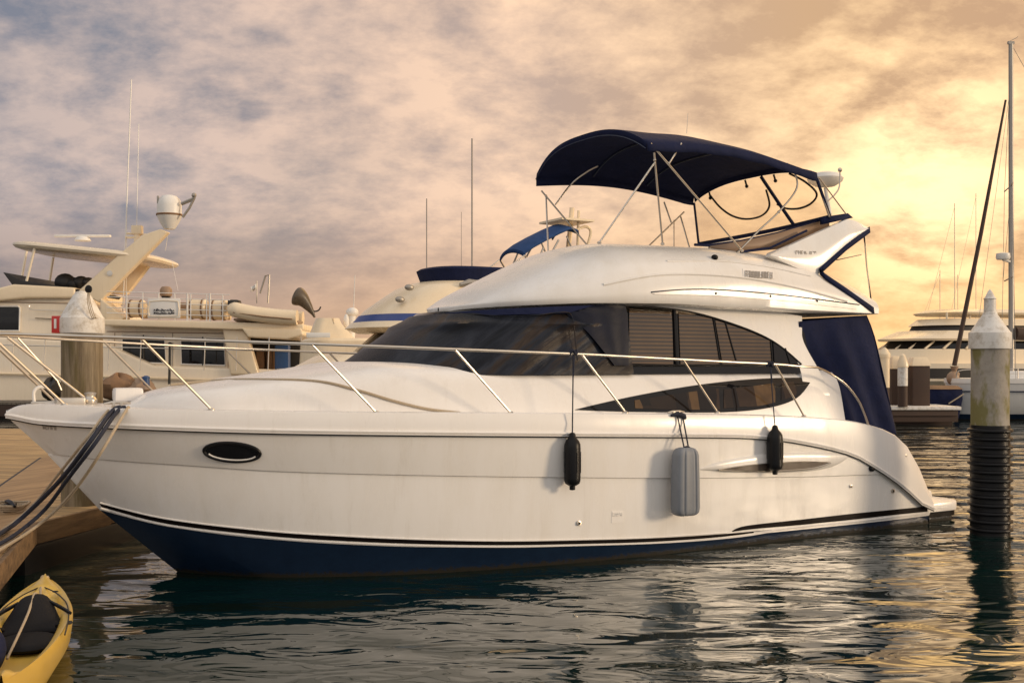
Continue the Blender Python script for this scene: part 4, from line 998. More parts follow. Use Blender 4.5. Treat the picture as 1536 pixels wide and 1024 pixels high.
build('cap', MB().lathe([(.282, z(500)), (.29, z(497)), (.288, z(477)), (.27, z(475)), (.12, z(444)), (.095, z(441)), (.09, z(438)), (.01, z(436))], (0, 0, 0), 36), MT['cap'], lp_t, sharp=30)
q = MB().ell((.16, -.18, z(435)), (.05, .02, .055), 12, 8); build('marker_disc', q, MT['black'], lp_t)
q = MB()
for k in range(3): q.tube(spline([(.15 + .01 * k, -.18, z(439)), (.17 + .02 * k, -.24, z(455)), (.22 + .025 * k, -.24, z(476)), (.25 + .02 * k, -.19, z(478))], 5), .006, 5)
build('cord', q, MT['rope_cream'], lp_t)
ex = W(87, 488, 14.3); t = thing('fire_extinguisher_cabinet', 'red fire extinguisher cabinet fixed beside the wooden piling', 'cabinet', (ex.x, ex.y, z(500)))
q = MB().box((0, 0, .115), (.12, .14, .23)); build('box', q, MT['red'], t, bevel=.01)
q = MB().box((-.005, -.075, .125), (.032, .012, .13)); build('window', q, MT['plastic_white'], t, bevel=.004)
build('bracket', MB().box((.09, .03, .12), (.10, .03, .06)), MT['mast'], t)

# ------------------------------------------------------------------ kayak
ka = W(68, 866, 10.3); kb = W(14, 1000, 7.35); kd = Vector((kb.x - ka.x, kb.y - ka.y, 0)).normalized()
kz = math.atan2(kd.y, kd.x)
ky = thing('kayak', 'yellow plastic kayak with black seat floating beside the dock', 'kayak', (ka.x, ka.y, 0), kz)
KL = 3.6
def kw(t): return .305 * (max(0, math.sin(math.pi * min(1, max(0, t)) ** .80))) ** .92 + .012
rows = []
for i in range(41):
    t = i / 40; x = t * KL; w = kw(t); zs = .27 + .05 * (1 - min(1, t * 3)) ** 2 + .06 * max(0, t * 3 - 2) ** 2
    well = min(1, max(0, (t - .13) * 9)) * min(1, max(0, (.93 - t) * 9))
    row = []
    for y, zz in ((0, -.12), (.6, -.08), (.95, .08), (1.0, .20)): row.append((x, w * y, zz + (zs - .27) * (zz + .12)))
    row += [(x, w * 1.0, zs - .02), (x, w * .94, zs + .012), (x, w * .80, zs + .004), (x, w * .70, zs - .03 * well + .02 * (1 - well)), (x, w * .60, zs - .14 * well + .03 * (1 - well)), (x, w * .3, zs - .17 * well + .05 * (1 - well)), (x, 0, zs - .17 * well + .055 * (1 - well))]
    rows.append(row)
q = MB().grid(rows); q2 = MB(); q2.v = list(q.v); q2.f = list(q.f); q2.add([(x, -y, zz) for x, y, zz in q.v], [tuple(reversed(f)) for f in q.f])
build('hull', q2, MT['yellow'], ky, sharp=50)
q = MB(); rows = []
for i in range(11):
    s = i / 10; rows.append([(1.22 + .40 * s + .03 * math.sin(6 * j / 12), (-1 + 2 * j / 12) * (.17 + .10 * s) , .20 + .20 * math.sin(math.pi * .5 * (1 - s)) * (1 - abs(-1 + 2 * j / 12) ** 3) - .04 * s) for j in range(13)])
q.grid(rows); build('seat_back', q, MT['skin_seat'], ky, solid=.05, sharp=60)
q = MB().ell((1.80, 0, .15), (.28, .25, .06), 18, 10); build('seat', q, MT['skin_seat'], ky)
for s in (1, -1):
    for pts in ([(1.25, .12 * s, .36), (1.34, .22 * s, .32), (1.46, .30 * s, .29)], [(1.58, .2 * s, .22), (1.66, .27 * s, .25), (1.78, .32 * s, .285)]):
        build('seat_strap', MB().tube(spline(pts, 5), .016, 6), MT['black'], ky)
q = MB().tube(spline([(.03, .0, .345), (.12, .01, .335), (.3, -.01, .33), (.55, .0, .33), (.9, .02, .34), (1.2, .0, .42), (1.5, -.02, .33), (1.95, -.06, .24), (2.3, -.10, .16)], 8), .011, 8)
q.tube([(.06 + .03 * math.cos(a), .03 * math.sin(a), .345 + .012 * math.sin(2 * a)) for a in [i * .5 for i in range(14)]], .012, 6)
tag(build('painter_rope', q, MT['rope_cream']), 'cream rope tied along the top of the yellow kayak', 'rope')
bpy.data.objects['painter_rope'].location = ky.location; bpy.data.objects['painter_rope'].rotation_euler = ky.rotation_euler
q = MB().lathe([(.02, -.03), (.06, -.025), (.065, .02), (.02, .03)], (.10, 0, .30), 14); build('bow_handle', q, MT['black'], ky)
q = MB()
for s in (1, -1): q.tube(spline([(.42, 0, .335), (.62, .12 * s, .315), (.85, .2 * s, .30), (1.1, .255 * s, .29), (1.6, .295 * s, .285), (2.2, .30 * s, .285)], 6), .006, 6)
build('deck_cord', q, MT['dark'], ky)
hn = MB().lathe([(.0, 0), (.028, .004), (.02, .012), (.0, .014)], (.62, .13, .31), 10); build('pad_eye', hn, MT['black'], ky)
bg = MB().ell((2.45, -.22, .26), (.32, .13, .17), 18, 12); o = build('dry_bag', bg, MT['navy']); o.location = ky.location; o.rotation_euler = ky.rotation_euler
tag(o, 'navy dry bag lying in the yellow kayak at the frame edge', 'bag')

# ------------------------------------------------------------------ background helpers
def slab(poly, D, depth, m, name, parent, bevel=.05, org=None):
    fr = [W(x, y, D) - org for x, y in poly]; bk = [p + Vector((0, depth, 0)) for p in fr]
    return build(name, MB().prism(fr, bk), m, parent, bevel=bevel, seg=3)
def rod(pts, D, r, m, name, parent, org, sp=0):
    ps = [W(x, y, D if len(q) == 0 else q[0]) - org for x, y, *q in pts]
    return build(name, MB().tube(spline(ps, sp) if sp else ps, r, 6), m, parent)

# ------------------------------------------------------------------ left trawler yacht
DT = 54.0
org = Vector((W(150, 600, DT).x, DT, 0))
tw = thing('trawler_yacht', 'big cream motor yacht with hardtop, slanted mast and satellite dome at left', 'motor yacht', org)
slab([(-260, 560), (-250, 520), (-40, 503), (150, 512), (230, 548), (470, 556), (560, 560), (565, 612), (540, 622), (-180, 622)], DT - .3, 7.0, MT['cream2'], 'hull', tw, .15, org)
rod([(-240, 566), (0, 560), (200, 566), (470, 575), (560, 578)], DT - .45, .07, MT['cream'], 'rubbing_strake', tw, org)
slab([(-60, 470), (-20, 436), (18, 428), (110, 432), (116, 450), (150, 462), (156, 486), (340, 486), (345, 560), (-60, 560)], DT + .3, 6.2, MT['cream2'], 'deckhouse', tw, .12, org)
slab([(-40, 440), (0, 431), (20, 426), (112, 431), (112, 447), (40, 447), (-40, 455)], DT - .1, 7.0, MT['cream'], 'brow', tw, .12, org)
slab([(152, 478), (330, 482), (455, 486), (455, 496), (345, 494), (152, 488)], DT - .8, 8.2, MT['cream'], 'boat_deck', tw, .08, org)
slab([(333, 490), (362, 490), (372, 505), (388, 562), (345, 562), (338, 520)], DT - .5, .5, MT['cream'], 'cabin_pillar', tw, .1, org)
slab([(362, 492), (452, 492), (455, 503), (430, 509), (372, 506)], DT - .9, 8.0, MT['cream'], 'cockpit_roof', tw, .1, org)
slab([(372, 506), (450, 509), (450, 560), (380, 560)], DT + 2.5, .3, MT['dark'], 'cockpit_bulkhead', tw, .02, org)
q = MB()
for x, w_, c in ((378, 10, 0), (392, 12, 0), (406, 9, 0)): q.box(W(x, 540, DT + 1.6) - org, (w_ * DT / F, .5, 1.1))
build('cockpit_chair', q, MT['brown'], tw, bevel=.05)
q = MB().box(W(424, 538, DT + 1.2) - org, (.7, .6, 1.4)); build('cockpit_locker', q, MT['blue'], tw, bevel=.06)
def win(poly):
    o = slab(poly, DT + .27, .06, MT['glass'], 'window', tw, .01, org)
    ps = [W(x, y, DT + .26) - org for x, y in poly]; build('window_frame', MB().tube(ps + ps[:2], .05, 6, cap=False), MT['plastic_white'], o)
    xa = sum(p.x for p in ps) / len(ps); zs = [p.z for p in ps]
    if ps[2].x - ps[0].x > 1.8: build('window_divider', MB().tube([(xa, .24, min(zs)), (xa, .24, max(zs))], .04, 6), MT['dark'], o)
    return o
win([(-14, 459), (27, 459), (30, 462), (29, 496), (-14, 496)]); win([(183, 502), (247, 504), (249, 545), (183, 543)]); win([(271, 505), (336, 507), (338, 548), (272, 546)])
for x0 in (-60,): slab([(x0, 470), (x0 + 35, 462), (x0 + 34, 496), (x0, 498)], DT + .27, .06, MT['glass'], 'window', tw, .01, org)
slab([(4, 408), (12, 410), (30, 420), (70, 426), (118, 434), (112, 440), (20, 430)], DT, 6.0, MT['dark'], 'flybridge_screen', tw, .04, org)
q = MB()
for x, y, s in ((98, 424, .55), (112, 426, .4), (122, 424, .4), (133, 424, .32)): q.ell(W(x, y, DT + 2) - org, (s, .5, s * .9), 12, 8)
build('flybridge_seat', q, MT['dark'], tw)
def hardtop():
    n = 40; kx = DT / F; xl, xr = W(34, 0, DT + 2.6).x - org.x, W(251, 0, DT + 2.6).x - org.x; q = MB(); rows = []
    zl = lambda x: mzT(364 + (x - xl) / (xr - xl) * 22)
    for dz, ins in ((-.30, .45), (-.22, .12), (-.10, 0), (0, .02), (.10, .25), (.14, .9)):
        row = []
        for i in range(n):
            a = 2 * math.pi * i / n; c_, s_ = math.cos(a), math.sin(a)
            x = (xl + xr) / 2 + ((xr - xl) / 2 - ins) * math.copysign(abs(c_) ** .45, c_); y = 3.1 + (3.2 - ins) * math.copysign(abs(s_) ** .55, s_)
            row.append((x, y, zl(x) + dz))
        rows.append(row)
    q.grid(rows, close_u=True); m_ = n * (len(rows) - 1); q.f.append(tuple(reversed(range(n)))); q.f.append(tuple(range(m_, m_ + n))); return build('hardtop', q, MT['cream2'], tw, sharp=30)
mzT = lambda py: H - (py - YH) * (DT + 1.2) / F
hardtop()
for a, b, dd in (((52, 372), (38, 429), .2), ((40, 376), (32, 420), 5.5), ((80, 386), (74, 424), 5.5)): rod([a, b], DT + dd, .07, MT['cream2'], 'hardtop_post', tw, org)
slab([(116, 437), (149, 454), (190, 411), (228, 373), (252, 348), (240, 343), (214, 352), (184, 376)], DT + .1, .45, MT['cream'], 'slanted_mast', tw, .08, org)
slab([(164, 440), (190, 442), (223, 399), (200, 397)], DT + 5.2, .4, MT['cream'], 'slanted_mast', tw, .06, org)
dp = W(254, 318, DT + .3) - org; k = DT / F
dome = build('satellite_dome', MB().lathe([(8 * k, -26 * k), (14 * k, -16 * k), (17.6 * k, -8 * k), (18.6 * k, -6 * k), (18.6 * k, -3 * k), (18 * k, -2.5 * k), (18 * k, 10 * k), (16 * k, 18 * k), (11 * k, 23.5 * k), (5 * k, 25.5 * k), (.2 * k, 26 * k)], dp, 32), MT['plastic_white'], tw, sharp=30)
build('dome_band', MB().lathe([(18.9 * k, -6 * k), (18.9 * k, -3 * k)], dp, 32, cap=False), MT['brown'], dome, solid=.02)
build('radar_scanner', MB().box(W(124, 354, DT + 3) - org, (3.0, .25, .14)).lathe([(.45, -.30), (.32, -.1), (.12, -.04)], W(124, 353, DT + 3) - org, 16), MT['plastic_white'], tw, bevel=.05)
q = MB().tube([W(272, 306, DT) - org, W(291, 298, DT) - org], .09, 6).tube([W(274, 326, DT) - org, W(284, 312, DT) - org, W(292, 296, DT) - org], .07, 6).ell(W(291, 293, DT) - org, (.13, .13, .13), 8, 6)
q.tube([W(237, 305, DT) - org, W(237, 294, DT) - org], .06); build('lamp_bracket', q, MT['mast'], tw)
q = MB().box(W(206, 345, DT + 1) - org, (.5, .4, .45)).box(W(205, 356, DT + 1) - org, (1.1, .3, .10)).tube([W(206, 375, DT + 1) - org, W(206, 340, DT + 1) - org], .18, 8).tube([W(230, 353, DT + 1) - org, W(190, 350, DT + 1) - org], .06)
build('light_mast', q, MT['cream'], tw, bevel=.02)
for a, b, r_ in (((184, 472), (197, 120), .035), ((205, 340), (208, 186), .022), ((189, 470), (190, 320), .018), ((252, 350), (248, 376), .015), ((258, 392), (267, 436), .012)): rod([a, b], DT + 1, r_, MT['plastic_white'], 'whip_aerial', tw, org)
q = MB()
for y in (440, 448, 456, 464, 472): q.tube([W(160, y - 3, DT - .6) - org, W(345, y + 2, DT - .6) - org], .022, 5)
for x in range(190, 346, 24): q.tube([W(x, 438 + (x - 190) * .03, DT - .6) - org, W(x, 484, DT - .6) - org], .03, 5)
for x in (281, 315): q.tube([W(x, 440, DT - .6) - org, W(x, 484, DT - .6) - org], .05, 5)
build('deck_rail', q, MT['plastic_white'], tw)
q = MB()
for y in (510, 523): q.tube([W(0, y - 6, DT - 1) - org, W(455, y + 4, DT - 1) - org], .028, 5)
for x in range(20, 456, 48): q.tube([W(x, 505, DT - 1) - org, W(x - 2, 556, DT - 1) - org], .028, 5)
build('side_rail', q, MT['steel'], tw)
rod([(255, 515), (254, 576)], DT - 1.2, .07, MT['black'], 'fender_pole', tw, org)
q = MB().ell(W(255, 516, DT - 1.2) - org, (.12, .12, .1), 8, 6); build('pole_top', q, MT['black'], tw)
slab([(150, 447), (156, 452), (186, 476), (182, 480), (150, 478)], DT - .3, 1.0, MT['cream'], 'ladder_housing', tw, .06, org)
q = MB().tube(spline([W(44, 458, DT) - org, W(46, 464, DT - .05) - org, W(70, 465, DT - .05) - org, W(100, 466, DT - .05) - org, W(101, 461, DT) - org], 4), .03, 6); build('grab_rail', q, MT['steel'], tw)
build('grab_rail', MB().tube([W(53, 477, DT + .2) - org, W(92, 479, DT + .2) - org], .03, 6), MT['steel'], tw)
for pts in ([(-60, 452), (115, 455)], [(160, 497), (335, 500)], [(160, 552), (340, 556)]): build('panel_seam', MB().tube([W(x, y, DT + .28) - org for x, y in pts], .022, 5), MT['tan'], tw)
for px in (172, 259, 342): build('panel_seam', MB().tube([W(px, 499, DT + .28) - org, W(px, 556, DT + .28) - org], .018, 5), MT['tan'], tw)
build('porthole', MB().lathe([(.12, .02), (.15, -.04), (.02, -.05)], W(165, 410, DT + .1) - org, 14, axis='Y'), MT['steel'], tw)
build('antenna_crane', MB().tube([W(402, 455, DT + 1.4) - org, W(404, 412, DT + 1.4) - org, W(398, 414, DT + 1.4) - org, W(390, 440, DT + 1.4) - org], .05, 6), MT['mast'], tw)
# things standing on its boat deck
def on_boat(name, label, cat, px, py, D, group=None): return thing(name, label, cat, W(px, py, D), 0, group)
sg = on_boat('name_board', 'white rounded board with dark handwriting hung on the yacht deck rail', 'sign', 246, 477, DT - .75)
k = (DT - .75) / F
build('board', MB().box((0, 0, 14.5 * k), (49 * k, .06, 29 * k)), MT['plastic_white'], sg, bevel=.025)
fr = MB(); c_ = [(-22, 3), (-23, 14), (-21, 25), (0, 26.5), (21, 25), (23, 14), (22, 3), (0, 2), (-22, 3)]; fr.tube([(x * k, -.05, y_ * k) for x, y_ in c_], .02, 6); build('frame', fr, MT['cream'], sg)
q = MB(); rg = random.Random(5)
for row, (y_, x0_, x1_) in enumerate(((10.5, -15, 14), (6, -15, 15))):
    x = x0_
    while x < x1_:
        h_ = rg.uniform(1.5, 4); q.tube([(x * k, -.045, y_ * k), ((x + rg.uniform(-.5, 1.5)) * k, -.045, (y_ + h_) * k), ((x + 1.6) * k, -.045, (y_ + rg.uniform(-.5, 1.5)) * k)], .55 * k, 5); x += rg.uniform(1.8, 2.8)
build('lettering', q, MT['ink'], sg)
def canister(label, px, w, h, by):
    t = on_boat('life_raft_canister', label, 'life raft', px, by, DT + .2, 'life rafts on the boat deck'); k = DT / F
    q = MB().lathe([(.02, -w / 2 * k), (h * .42 * k, -w / 2 * k), (h / 2 * k, -w * .42 * k), (h / 2 * k, w * .42 * k), (h * .42 * k, w / 2 * k), (.02, w / 2 * k)], (0, 0, h / 2 * k), 20, axis='X'); build('drum', q, MT['cream'], t)
    q = MB()
    for s in (-.3, .3): q.lathe([(h / 2 * k + .015, s * w * k - .04), (h / 2 * k + .015, s * w * k + .04)], (0, 0, h / 2 * k), 20, axis='X', cap=False)
    build('band', q, MT['brown'], t, solid=.02)
canister('cream life raft drum next to the white name board', 297, 28, 30, 478); canister('cream life raft drum next to the inflatable tender', 329, 26, 30, 480)
canister('cream drum partly behind the slanted mast on the yacht deck', 205, 26, 26, 476)
def rolls(label, x0, x1, by, ty):
    t = on_boat('canvas_roll', label, 'canvas', (x0 + x1) / 2, by, DT + 1.2, 'rolled covers on the boat deck'); k = (DT + 1.2) / F; w = (x1 - x0) / 2 * k; r_ = (by - ty) / 4 * k
    build('roll', MB().tube([(-w, 0, r_), (-w * .3, 0, r_ * 1.08), (w * .3, 0, r_), (w, 0, r_ * .96)], r_, 12), MT['cream'], t); build('roll', MB().tube([(-w * .92, .1, r_ * 2.9), (0, .1, r_ * 3.02), (w * .95, .1, r_ * 2.85)], r_ * .95, 12), MT['tan'], t)
rolls('two rolled covers behind the white name board on the left yacht', 212, 282, 478, 452)
rolls('two rolled covers just left of the inflatable tender', 300, 346, 480, 458)
bx_ = on_boat('search_light', 'brown capped lamp standing on the yacht deck above the name board', 'lamp', 249, 452, DT + .5); k = DT / F
build('head', MB().lathe([(8 * k, 8 * k), (9 * k, 10 * k), (9 * k, 18 * k), (6 * k, 22 * k), (.5 * k, 23 * k)], (0, 0, 0), 18), MT['tan'], bx_); build('foot', MB().box((0, 0, 4 * k), (11 * k, .3, 8 * k)), MT['dark'], bx_)
td = on_boat('tender_boat', 'cream inflatable tender lying on the aft boat deck of the left yacht', 'dinghy', 400, 486, DT - .2); k = DT / F
q = MB(); rows = []
pts = spline([(-53 * k, 0, 24 * k), (-40 * k, 0, 20 * k), (-10 * k, 0, 14 * k), (25 * k, 0, 10 * k), (50 * k, 0, 9 * k)], 6)
for yy in (-.75, .75): q.tube([p + Vector((0, yy * min(1, .25 + (i / len(pts)) * 3), 0)) for i, p in enumerate(pts)], [.12 + .26 * min(1, i / 5) for i in range(len(pts))], 14)
build('inflatable_tube', q, MT['cream'], td)
q = MB().grid([[(x * k, y_, (6 + abs(y_) * 3 - (x + 53) * .03) * k - .05) for y_ in (-.7, -.35, 0, .35, .7)] for x in (-44, -20, 10, 40, 50)]); build('bottom', q, MT['tan'], td, solid=.1)
build('console', MB().box((-48 * k, 0, 28 * k), (.6, .7, .55)), MT['dark'], td, bevel=.15)
build('grab_line', MB().tube([(-42 * k, -1.05, 16 * k), (0, -1.15, 10 * k), (45 * k, -1.15, 6 * k)], .03, 6), MT['brown'], td)
om = on_boat('outboard_motor', 'bronze canvas covered outboard motor with curved bracket on the tender stern', 'outboard motor', 455, 478, DT - .3); k = DT / F
q = MB().tube(spline([(-14 * k, 0, 36 * k), (-8 * k, 0, 33 * k), (0, 0, 27 * k), (8 * k, 0, 17 * k), (14 * k, 0, 8 * k), (17 * k, 0, 2 * k)], 6), [v * k for v in [5, 9, 11.5, 13, 14, 14.3, 14.3, 14, 13.6, 13, 12.2, 11.4, 10.5, 9.6, 8.8, 8, 7.4, 6.8, 6.2, 5.6, 5, 4.5, 4, 3.5, 3, 2.6, 2.3, 2, 1.8, 1.6, 1.5]], 18); build('cowl_cover', q, MT['bronze'], om)
build('bracket', MB().tube(spline([(10 * k, 0, 14 * k), (17 * k, 0, 11 * k), (23 * k, 0, 13 * k), (26 * k, 0, 18 * k)], 6), 1.1 * k, 8), MT['dark'], om)
q = on_boat('flag_pole', 'small pale flag on a short pole above the tender', 'flag', 385, 455, DT + .5); k = DT / F
build('pole', MB().tube([(0, 0, 0), (.2 * k, 0, 34 * k)], .03, 6), MT['mast'], q); build('flag_cloth', MB().grid([[(x * k, .1 * math.sin(x), (30 - 8 * j + x * .6) * k) for x in (0, -2, -4, -6, -8)] for j in range(2)]), MT['plastic_white'], q, solid=.02)

# ------------------------------------------------------------------ far quay on the left, with heaps on it
fq = thing('wooden_quay', 'grey wooden quay in front of the big cream yacht at left', 'dock', W(60, 602, 49) * 1 - Vector((0, 0, W(60, 602, 49).z)))
org2 = fq.location.copy()
build('planking', MB().box(Vector((-3, 49, .62)) - Vector((0, org2.y, 0)), (46, 3, .10)), wood('grey_quay_planks', (.16, .125, .09), (.27, .22, .16), R(90), .2), fq)
build('quay_face', MB().box(Vector((-3, 47.56, .30)) - Vector((0, org2.y, 0)), (46, .10, .5)).box(Vector((-3, 48.6, .2)) - Vector((0, org2.y, 0)), (45, 1.6, .6)), MT['darkwood'], fq)
def heap(label, x0, x1, ytop, ybot, m, seed, D=49.0, name='canvas_heap', cat='canvas'):
    c = W((x0 + x1) / 2, 560, D); zt = H - (ytop - YH) * D / F; w = (x1 - x0) * D / F / 2
    q = MB(); rows = []
    for i in range(15):
        a = math.pi * i / 14; row = []
        for j in range(20):
            b = 2 * math.pi * j / 20; nn = 1 + .35 * mnoise.noise(Vector((math.cos(b) * 1.5 + seed, math.sin(b) * 1.5, a * 1.6)))
            row.append((w * math.sin(a) * math.cos(b) * nn, .8 * math.sin(a) * math.sin(b) * nn, max(0, (zt - .67) * (.5 - .5 * math.cos(a)) * (1 + .1 * math.sin(3 * b + seed)))))
        rows.append(row)
    o = build(name, q.grid(rows[::-1], close_u=True), m); o.location = (c.x, D, .67); tag(o, label, cat); return o
heap('folded brown sail canvas heaped on the quay behind the bow', 150, 205, 562, 600, MT['brown'], 1)
heap('low tan canvas bundle right of the brown heap on the quay', 196, 232, 568, 600, MT['tan'], 4)
heap('dark tarpaulin lump at the left frame end of the quay', 66, 92, 568, 600, MT['dark'], 9)
t = thing('blue_drum', 'small blue drum with lid standing on the quay behind the bow rail', 'drum', (W(219, 560, 48.6).x, 48.6, .67))
k = 48.6 / F; build('body', MB().lathe([(5 * k, 0), (5.4 * k, .2), (5.4 * k, .9), (5 * k, 1.05)], (0, 0, 0), 18), MT['blue'], t); build('lid', MB().lathe([(5.6 * k, 1.04), (5.6 * k, 1.12), (2 * k, 1.18)], (0, 0, 0), 18), MT['blue'], t)

# ------------------------------------------------------------------ boats in the middle distance
def house(levels, m, name, parent, n=26, org=None, e=.75, cap=True):
    """loft of round nosed plan outlines: (z, x_front, x_aft, half_width, nose_length), nose at -x"""
    rows = []
    for zc, xf, xa, hw, nl in levels:
        half = []
        for i in range(n + 1):
            a = math.pi / 2 * i / n; half.append((xf + nl * (1 - max(0, math.cos(a)) ** e), hw * math.sin(a) ** e))
        half += [(xf + nl + (xa - xf - nl) * .5, hw), (xa - .3, hw), (xa, hw * .85)]
        row = [(x, -y, zc) for x, y in half[::-1]] + [(x, y, zc) for x, y in half[1:]]
        rows.append(row)
    q = MB().grid(rows, close_u=True); o = len(q.v)
    if cap:
        mm = len(rows[0]); q.f.append(tuple(range(mm))); q.f.append(tuple(reversed(range(o - mm, o))))
    return build(name, q, m, parent, sharp=35)
def mz(py, D=34.0): return H - (py - YH) * D / F
DM, AM = 34.0, R(29); mo = Vector((W(640, 0, DM).x, DM, 0)); cM, sM = math.cos(AM), math.sin(AM)
my = thing('cabin_cruiser', 'cream flybridge cruiser with blue stripe and blue canvas behind the white yacht', 'motor yacht', mo, AM)
def X(px, y=0.0):
    d = (px - CX) / F; return (d * (DM + cM * y) - mo.x + sM * y) / (cM - d * sM)
def P(px, py, y=0.0):
    x = X(px, y); return Vector((x, y, H - (py - YH) * (DM + sM * x + cM * y) / F))
def Z(px, py, y=0.0): return P(px, py, y).z
zd_ = Z(500, 528)
house([(-.2, X(455), 9, .9, 6), (.9, X(435), 9.2, 1.9, 6), (zd_ - .5, X(420), 9.3, 2.1, 6)], MT['cream2'], 'hull', my)
house([(zd_ - .52, X(440), 7.5, 1.95, 4), (zd_ - .1, X(480), 7.5, 1.8, 3.5), (zd_, X(520), 7.5, 1.75, 2.5)], MT['cream'], 'foredeck', my)
z0_, z1_ = zd_ - .02, Z(570, 496)
house([(z0_, X(540), 7.4, 1.72, 2.0), (z1_, X(578), 7.4, 1.6, 1.8)], MT['glass'], 'windscreen', my)
for a_ in (-78, -45, -14, 14, 45, 78):
    a = R(a_); e1 = max(0, math.cos(a)) ** .75; sn = math.copysign(abs(math.sin(a)) ** .75, a)
    build('window_mullion', MB().tube([(X(540) + 2.0 * (1 - e1), 1.76 * sn, z0_), (X(578) + 1.8 * (1 - e1), 1.64 * sn, z1_)], .07, 6), MT['cream'], my)
zb1, zb2, zb3 = Z(540, 499), Z(527, 492), Z(536, 483)
house([(zb1, X(545), 7.6, 1.9, 2.4), (zb2, X(527), 7.8, 2.02, 2.4), (zb3, X(537), 7.8, 2.0, 2.4)], MT['cream'], 'brow', my)
zb4 = Z(556, 466)
house([(zb3 - .02, X(538), 7.7, 2.03, 2.4), (zb3 + (zb4 - zb3) * .62, X(548), 7.7, 1.99, 2.35)], MT['bluestripe'], 'blue_band', my)
lv = [(538, 484, 1.96), (557, 464, 1.88), (586, 444, 1.78), (604, 432, 1.66), (626, 424, 1.5)]
house([(Z(px, py), X(px), 7.5, hw, 2.3 - i * .2) for i, (px, py, hw) in enumerate(lv)], MT['cream'], 'flybridge', my)
house([(Z(638, 423), X(640), 3.2, 1.36, 1.5), (Z(634, 405), X(634), 3.0, 1.42, 1.5), (Z(639, 402), X(639), 3.0, 1.36, 1.4)], MT['navy'], 'screen_cover', my)
for yy in (-.85, .85):
    dx = 0 if yy < 0 else .0
    for pts in (((728, 428), (787, 383)), ((787, 383), (800, 405)), ((815, 372), (800, 408)), ((838, 360), (815, 402)), ((850, 354), (868, 396))):
        build('bimini_pole', MB().tube([Vector((P(px, py, -.85).x, yy, P(px, py, -.85).z)) for px, py in pts], .032, 6), MT['steel'], my)
rows = []
for px, py in ((788, 380), (800, 371), (818, 361), (840, 350), (856, 343), (867, 346)):
    c_ = P(px, py, -.85); rows.append([Vector((c_.x - .1 * (1 - v * v), .85 * v, c_.z + .20 * (1 - abs(v) ** 2.2))) for v in [-1 + j / 8 for j in range(17)]])
for k_ in (0, -1): rows.insert(0, [p + Vector((-.02, 0, -.12)) for p in rows[0]]) if k_ == 0 else rows.append([p + Vector((.03, 0, -.14)) for p in rows[-1]])
build('bimini_canopy', MB().grid(rows), MT['bluecanvas'], my, solid=.05)
q = MB().tube([P(850, 400, .4), P(856, 335, .4), P(858, 312, .4)], .09, 8).tube([P(866, 392, -.4), P(868, 316, -.4)], .05, 6).box(P(850, 333, 0), (1.3, 1.5, .07)).tube(spline([P(862, 346, -.5), P(878, 340, -.5), P(886, 348, -.5), P(880, 372, -.5)], 6), .05, 6)
build('radar_arch', q, MT['cream'], my)
for px, y0_, y1_, yy, r_ in ((640, 425, 298, 1.2, .018), (708, 412, 208, -1.2, .024), (692, 415, 318, 1.3, .009)):
    build('whip_aerial', MB().tube([P(px, y0_, yy), P(px, y1_, yy)], r_, 6), MT['mast'], my)
for px, py in ((614, 431), (600, 449)): build('deck_horn', MB().ell(P(px, py, -1.3), (.16, .10, .10), 10, 6), MT['mast'], my)
build('rolled_cover', MB().tube([P(690, 427, -1.7), P(704, 424, -1.7), P(722, 423, -1.7)], [.06, .12, .05], 8), MT['mast'], my)
# radar post of the next boat along, and low cabin boat
ab = thing('cabin_boat', 'low cream cabin boat with short radar post between the two larger yachts', 'motor boat', Vector((W(490, 0, 44).x, 44, 0)), R(10)); kA = 44 / F
XA = lambda px: (px - 490) * kA
az_ = lambda py: mz(py, 44)
house([(0, XA(440), 6, .8, 4), (1.5, XA(425), 6.2, 1.8, 4)], MT['cream2'], 'hull', ab)
house([(1.5, XA(448), XA(560), 1.6, 1.6), (az_(512), XA(452), XA(560), 1.5, 1.5), (az_(508), XA(460), XA(560), 1.4, 1.2)], MT['cream'], 'cabin', ab)
house([(az_(509), XA(462), XA(532), 1.2, .7), (az_(487), XA(470), XA(512), 1.0, .5), (az_(478), XA(474), XA(508), .9, .5)], MT['cream'], 'wheelhouse', ab)
build('window_band', MB().box((XA(478), -1.56, az_(504)), (34 * kA, .05, 7 * kA)), MT['hullblue'], ab, bevel=.02)
q = MB().tube([(XA(526), 0, az_(512)), (XA(528), 0, az_(470))], .16, 10).ell((XA(528), 0, az_(468)), (.26, .26, .2), 14, 8).ell((XA(519), -.2, az_(482)), (.12, .12, .3), 10, 8).tube([(XA(530), 0, az_(466)), (XA(532), 0, az_(412))], .018, 6)
build('radar_post', q, MT['plastic_white'], ab)

# ------------------------------------------------------------------ right: motor yacht, sailing boat, quay, pilings
DG = 74.0; go = Vector((W(1400, 0, DG).x, DG, 0)); kG = DG / F; gz = lambda py: mz(py, DG); XG = lambda px: (px - 1400) * kG
gy = thing('large_motor_yacht', 'tall cream three deck motor yacht behind the right piling', 'motor yacht', go, R(16))
house([(0, XG(1290), 22, 1.0, 8), (gz(570), XG(1270), 22, 3.2, 8), (gz(545), XG(1262), 22, 3.4, 8)], MT['cream2'], 'hull', gy)
house([(gz(566), XG(1276), 21.5, 3.38, 8), (gz(552), XG(1272), 21.5, 3.44, 8)], MT['dark'], 'deck_shade_band', gy)  # shade put into the colour: dark band laid proud of the hull side
house([(gz(546), XG(1300), 20, 3.0, 5), (gz(524), XG(1318), 20, 2.9, 4.5)], MT['cream'], 'main_deck', gy)
house([(gz(524), XG(1322), 19, 2.85, 4.5), (gz(511), XG(1338), 19, 2.7, 4.2)], MT['glass'], 'window_band', gy)
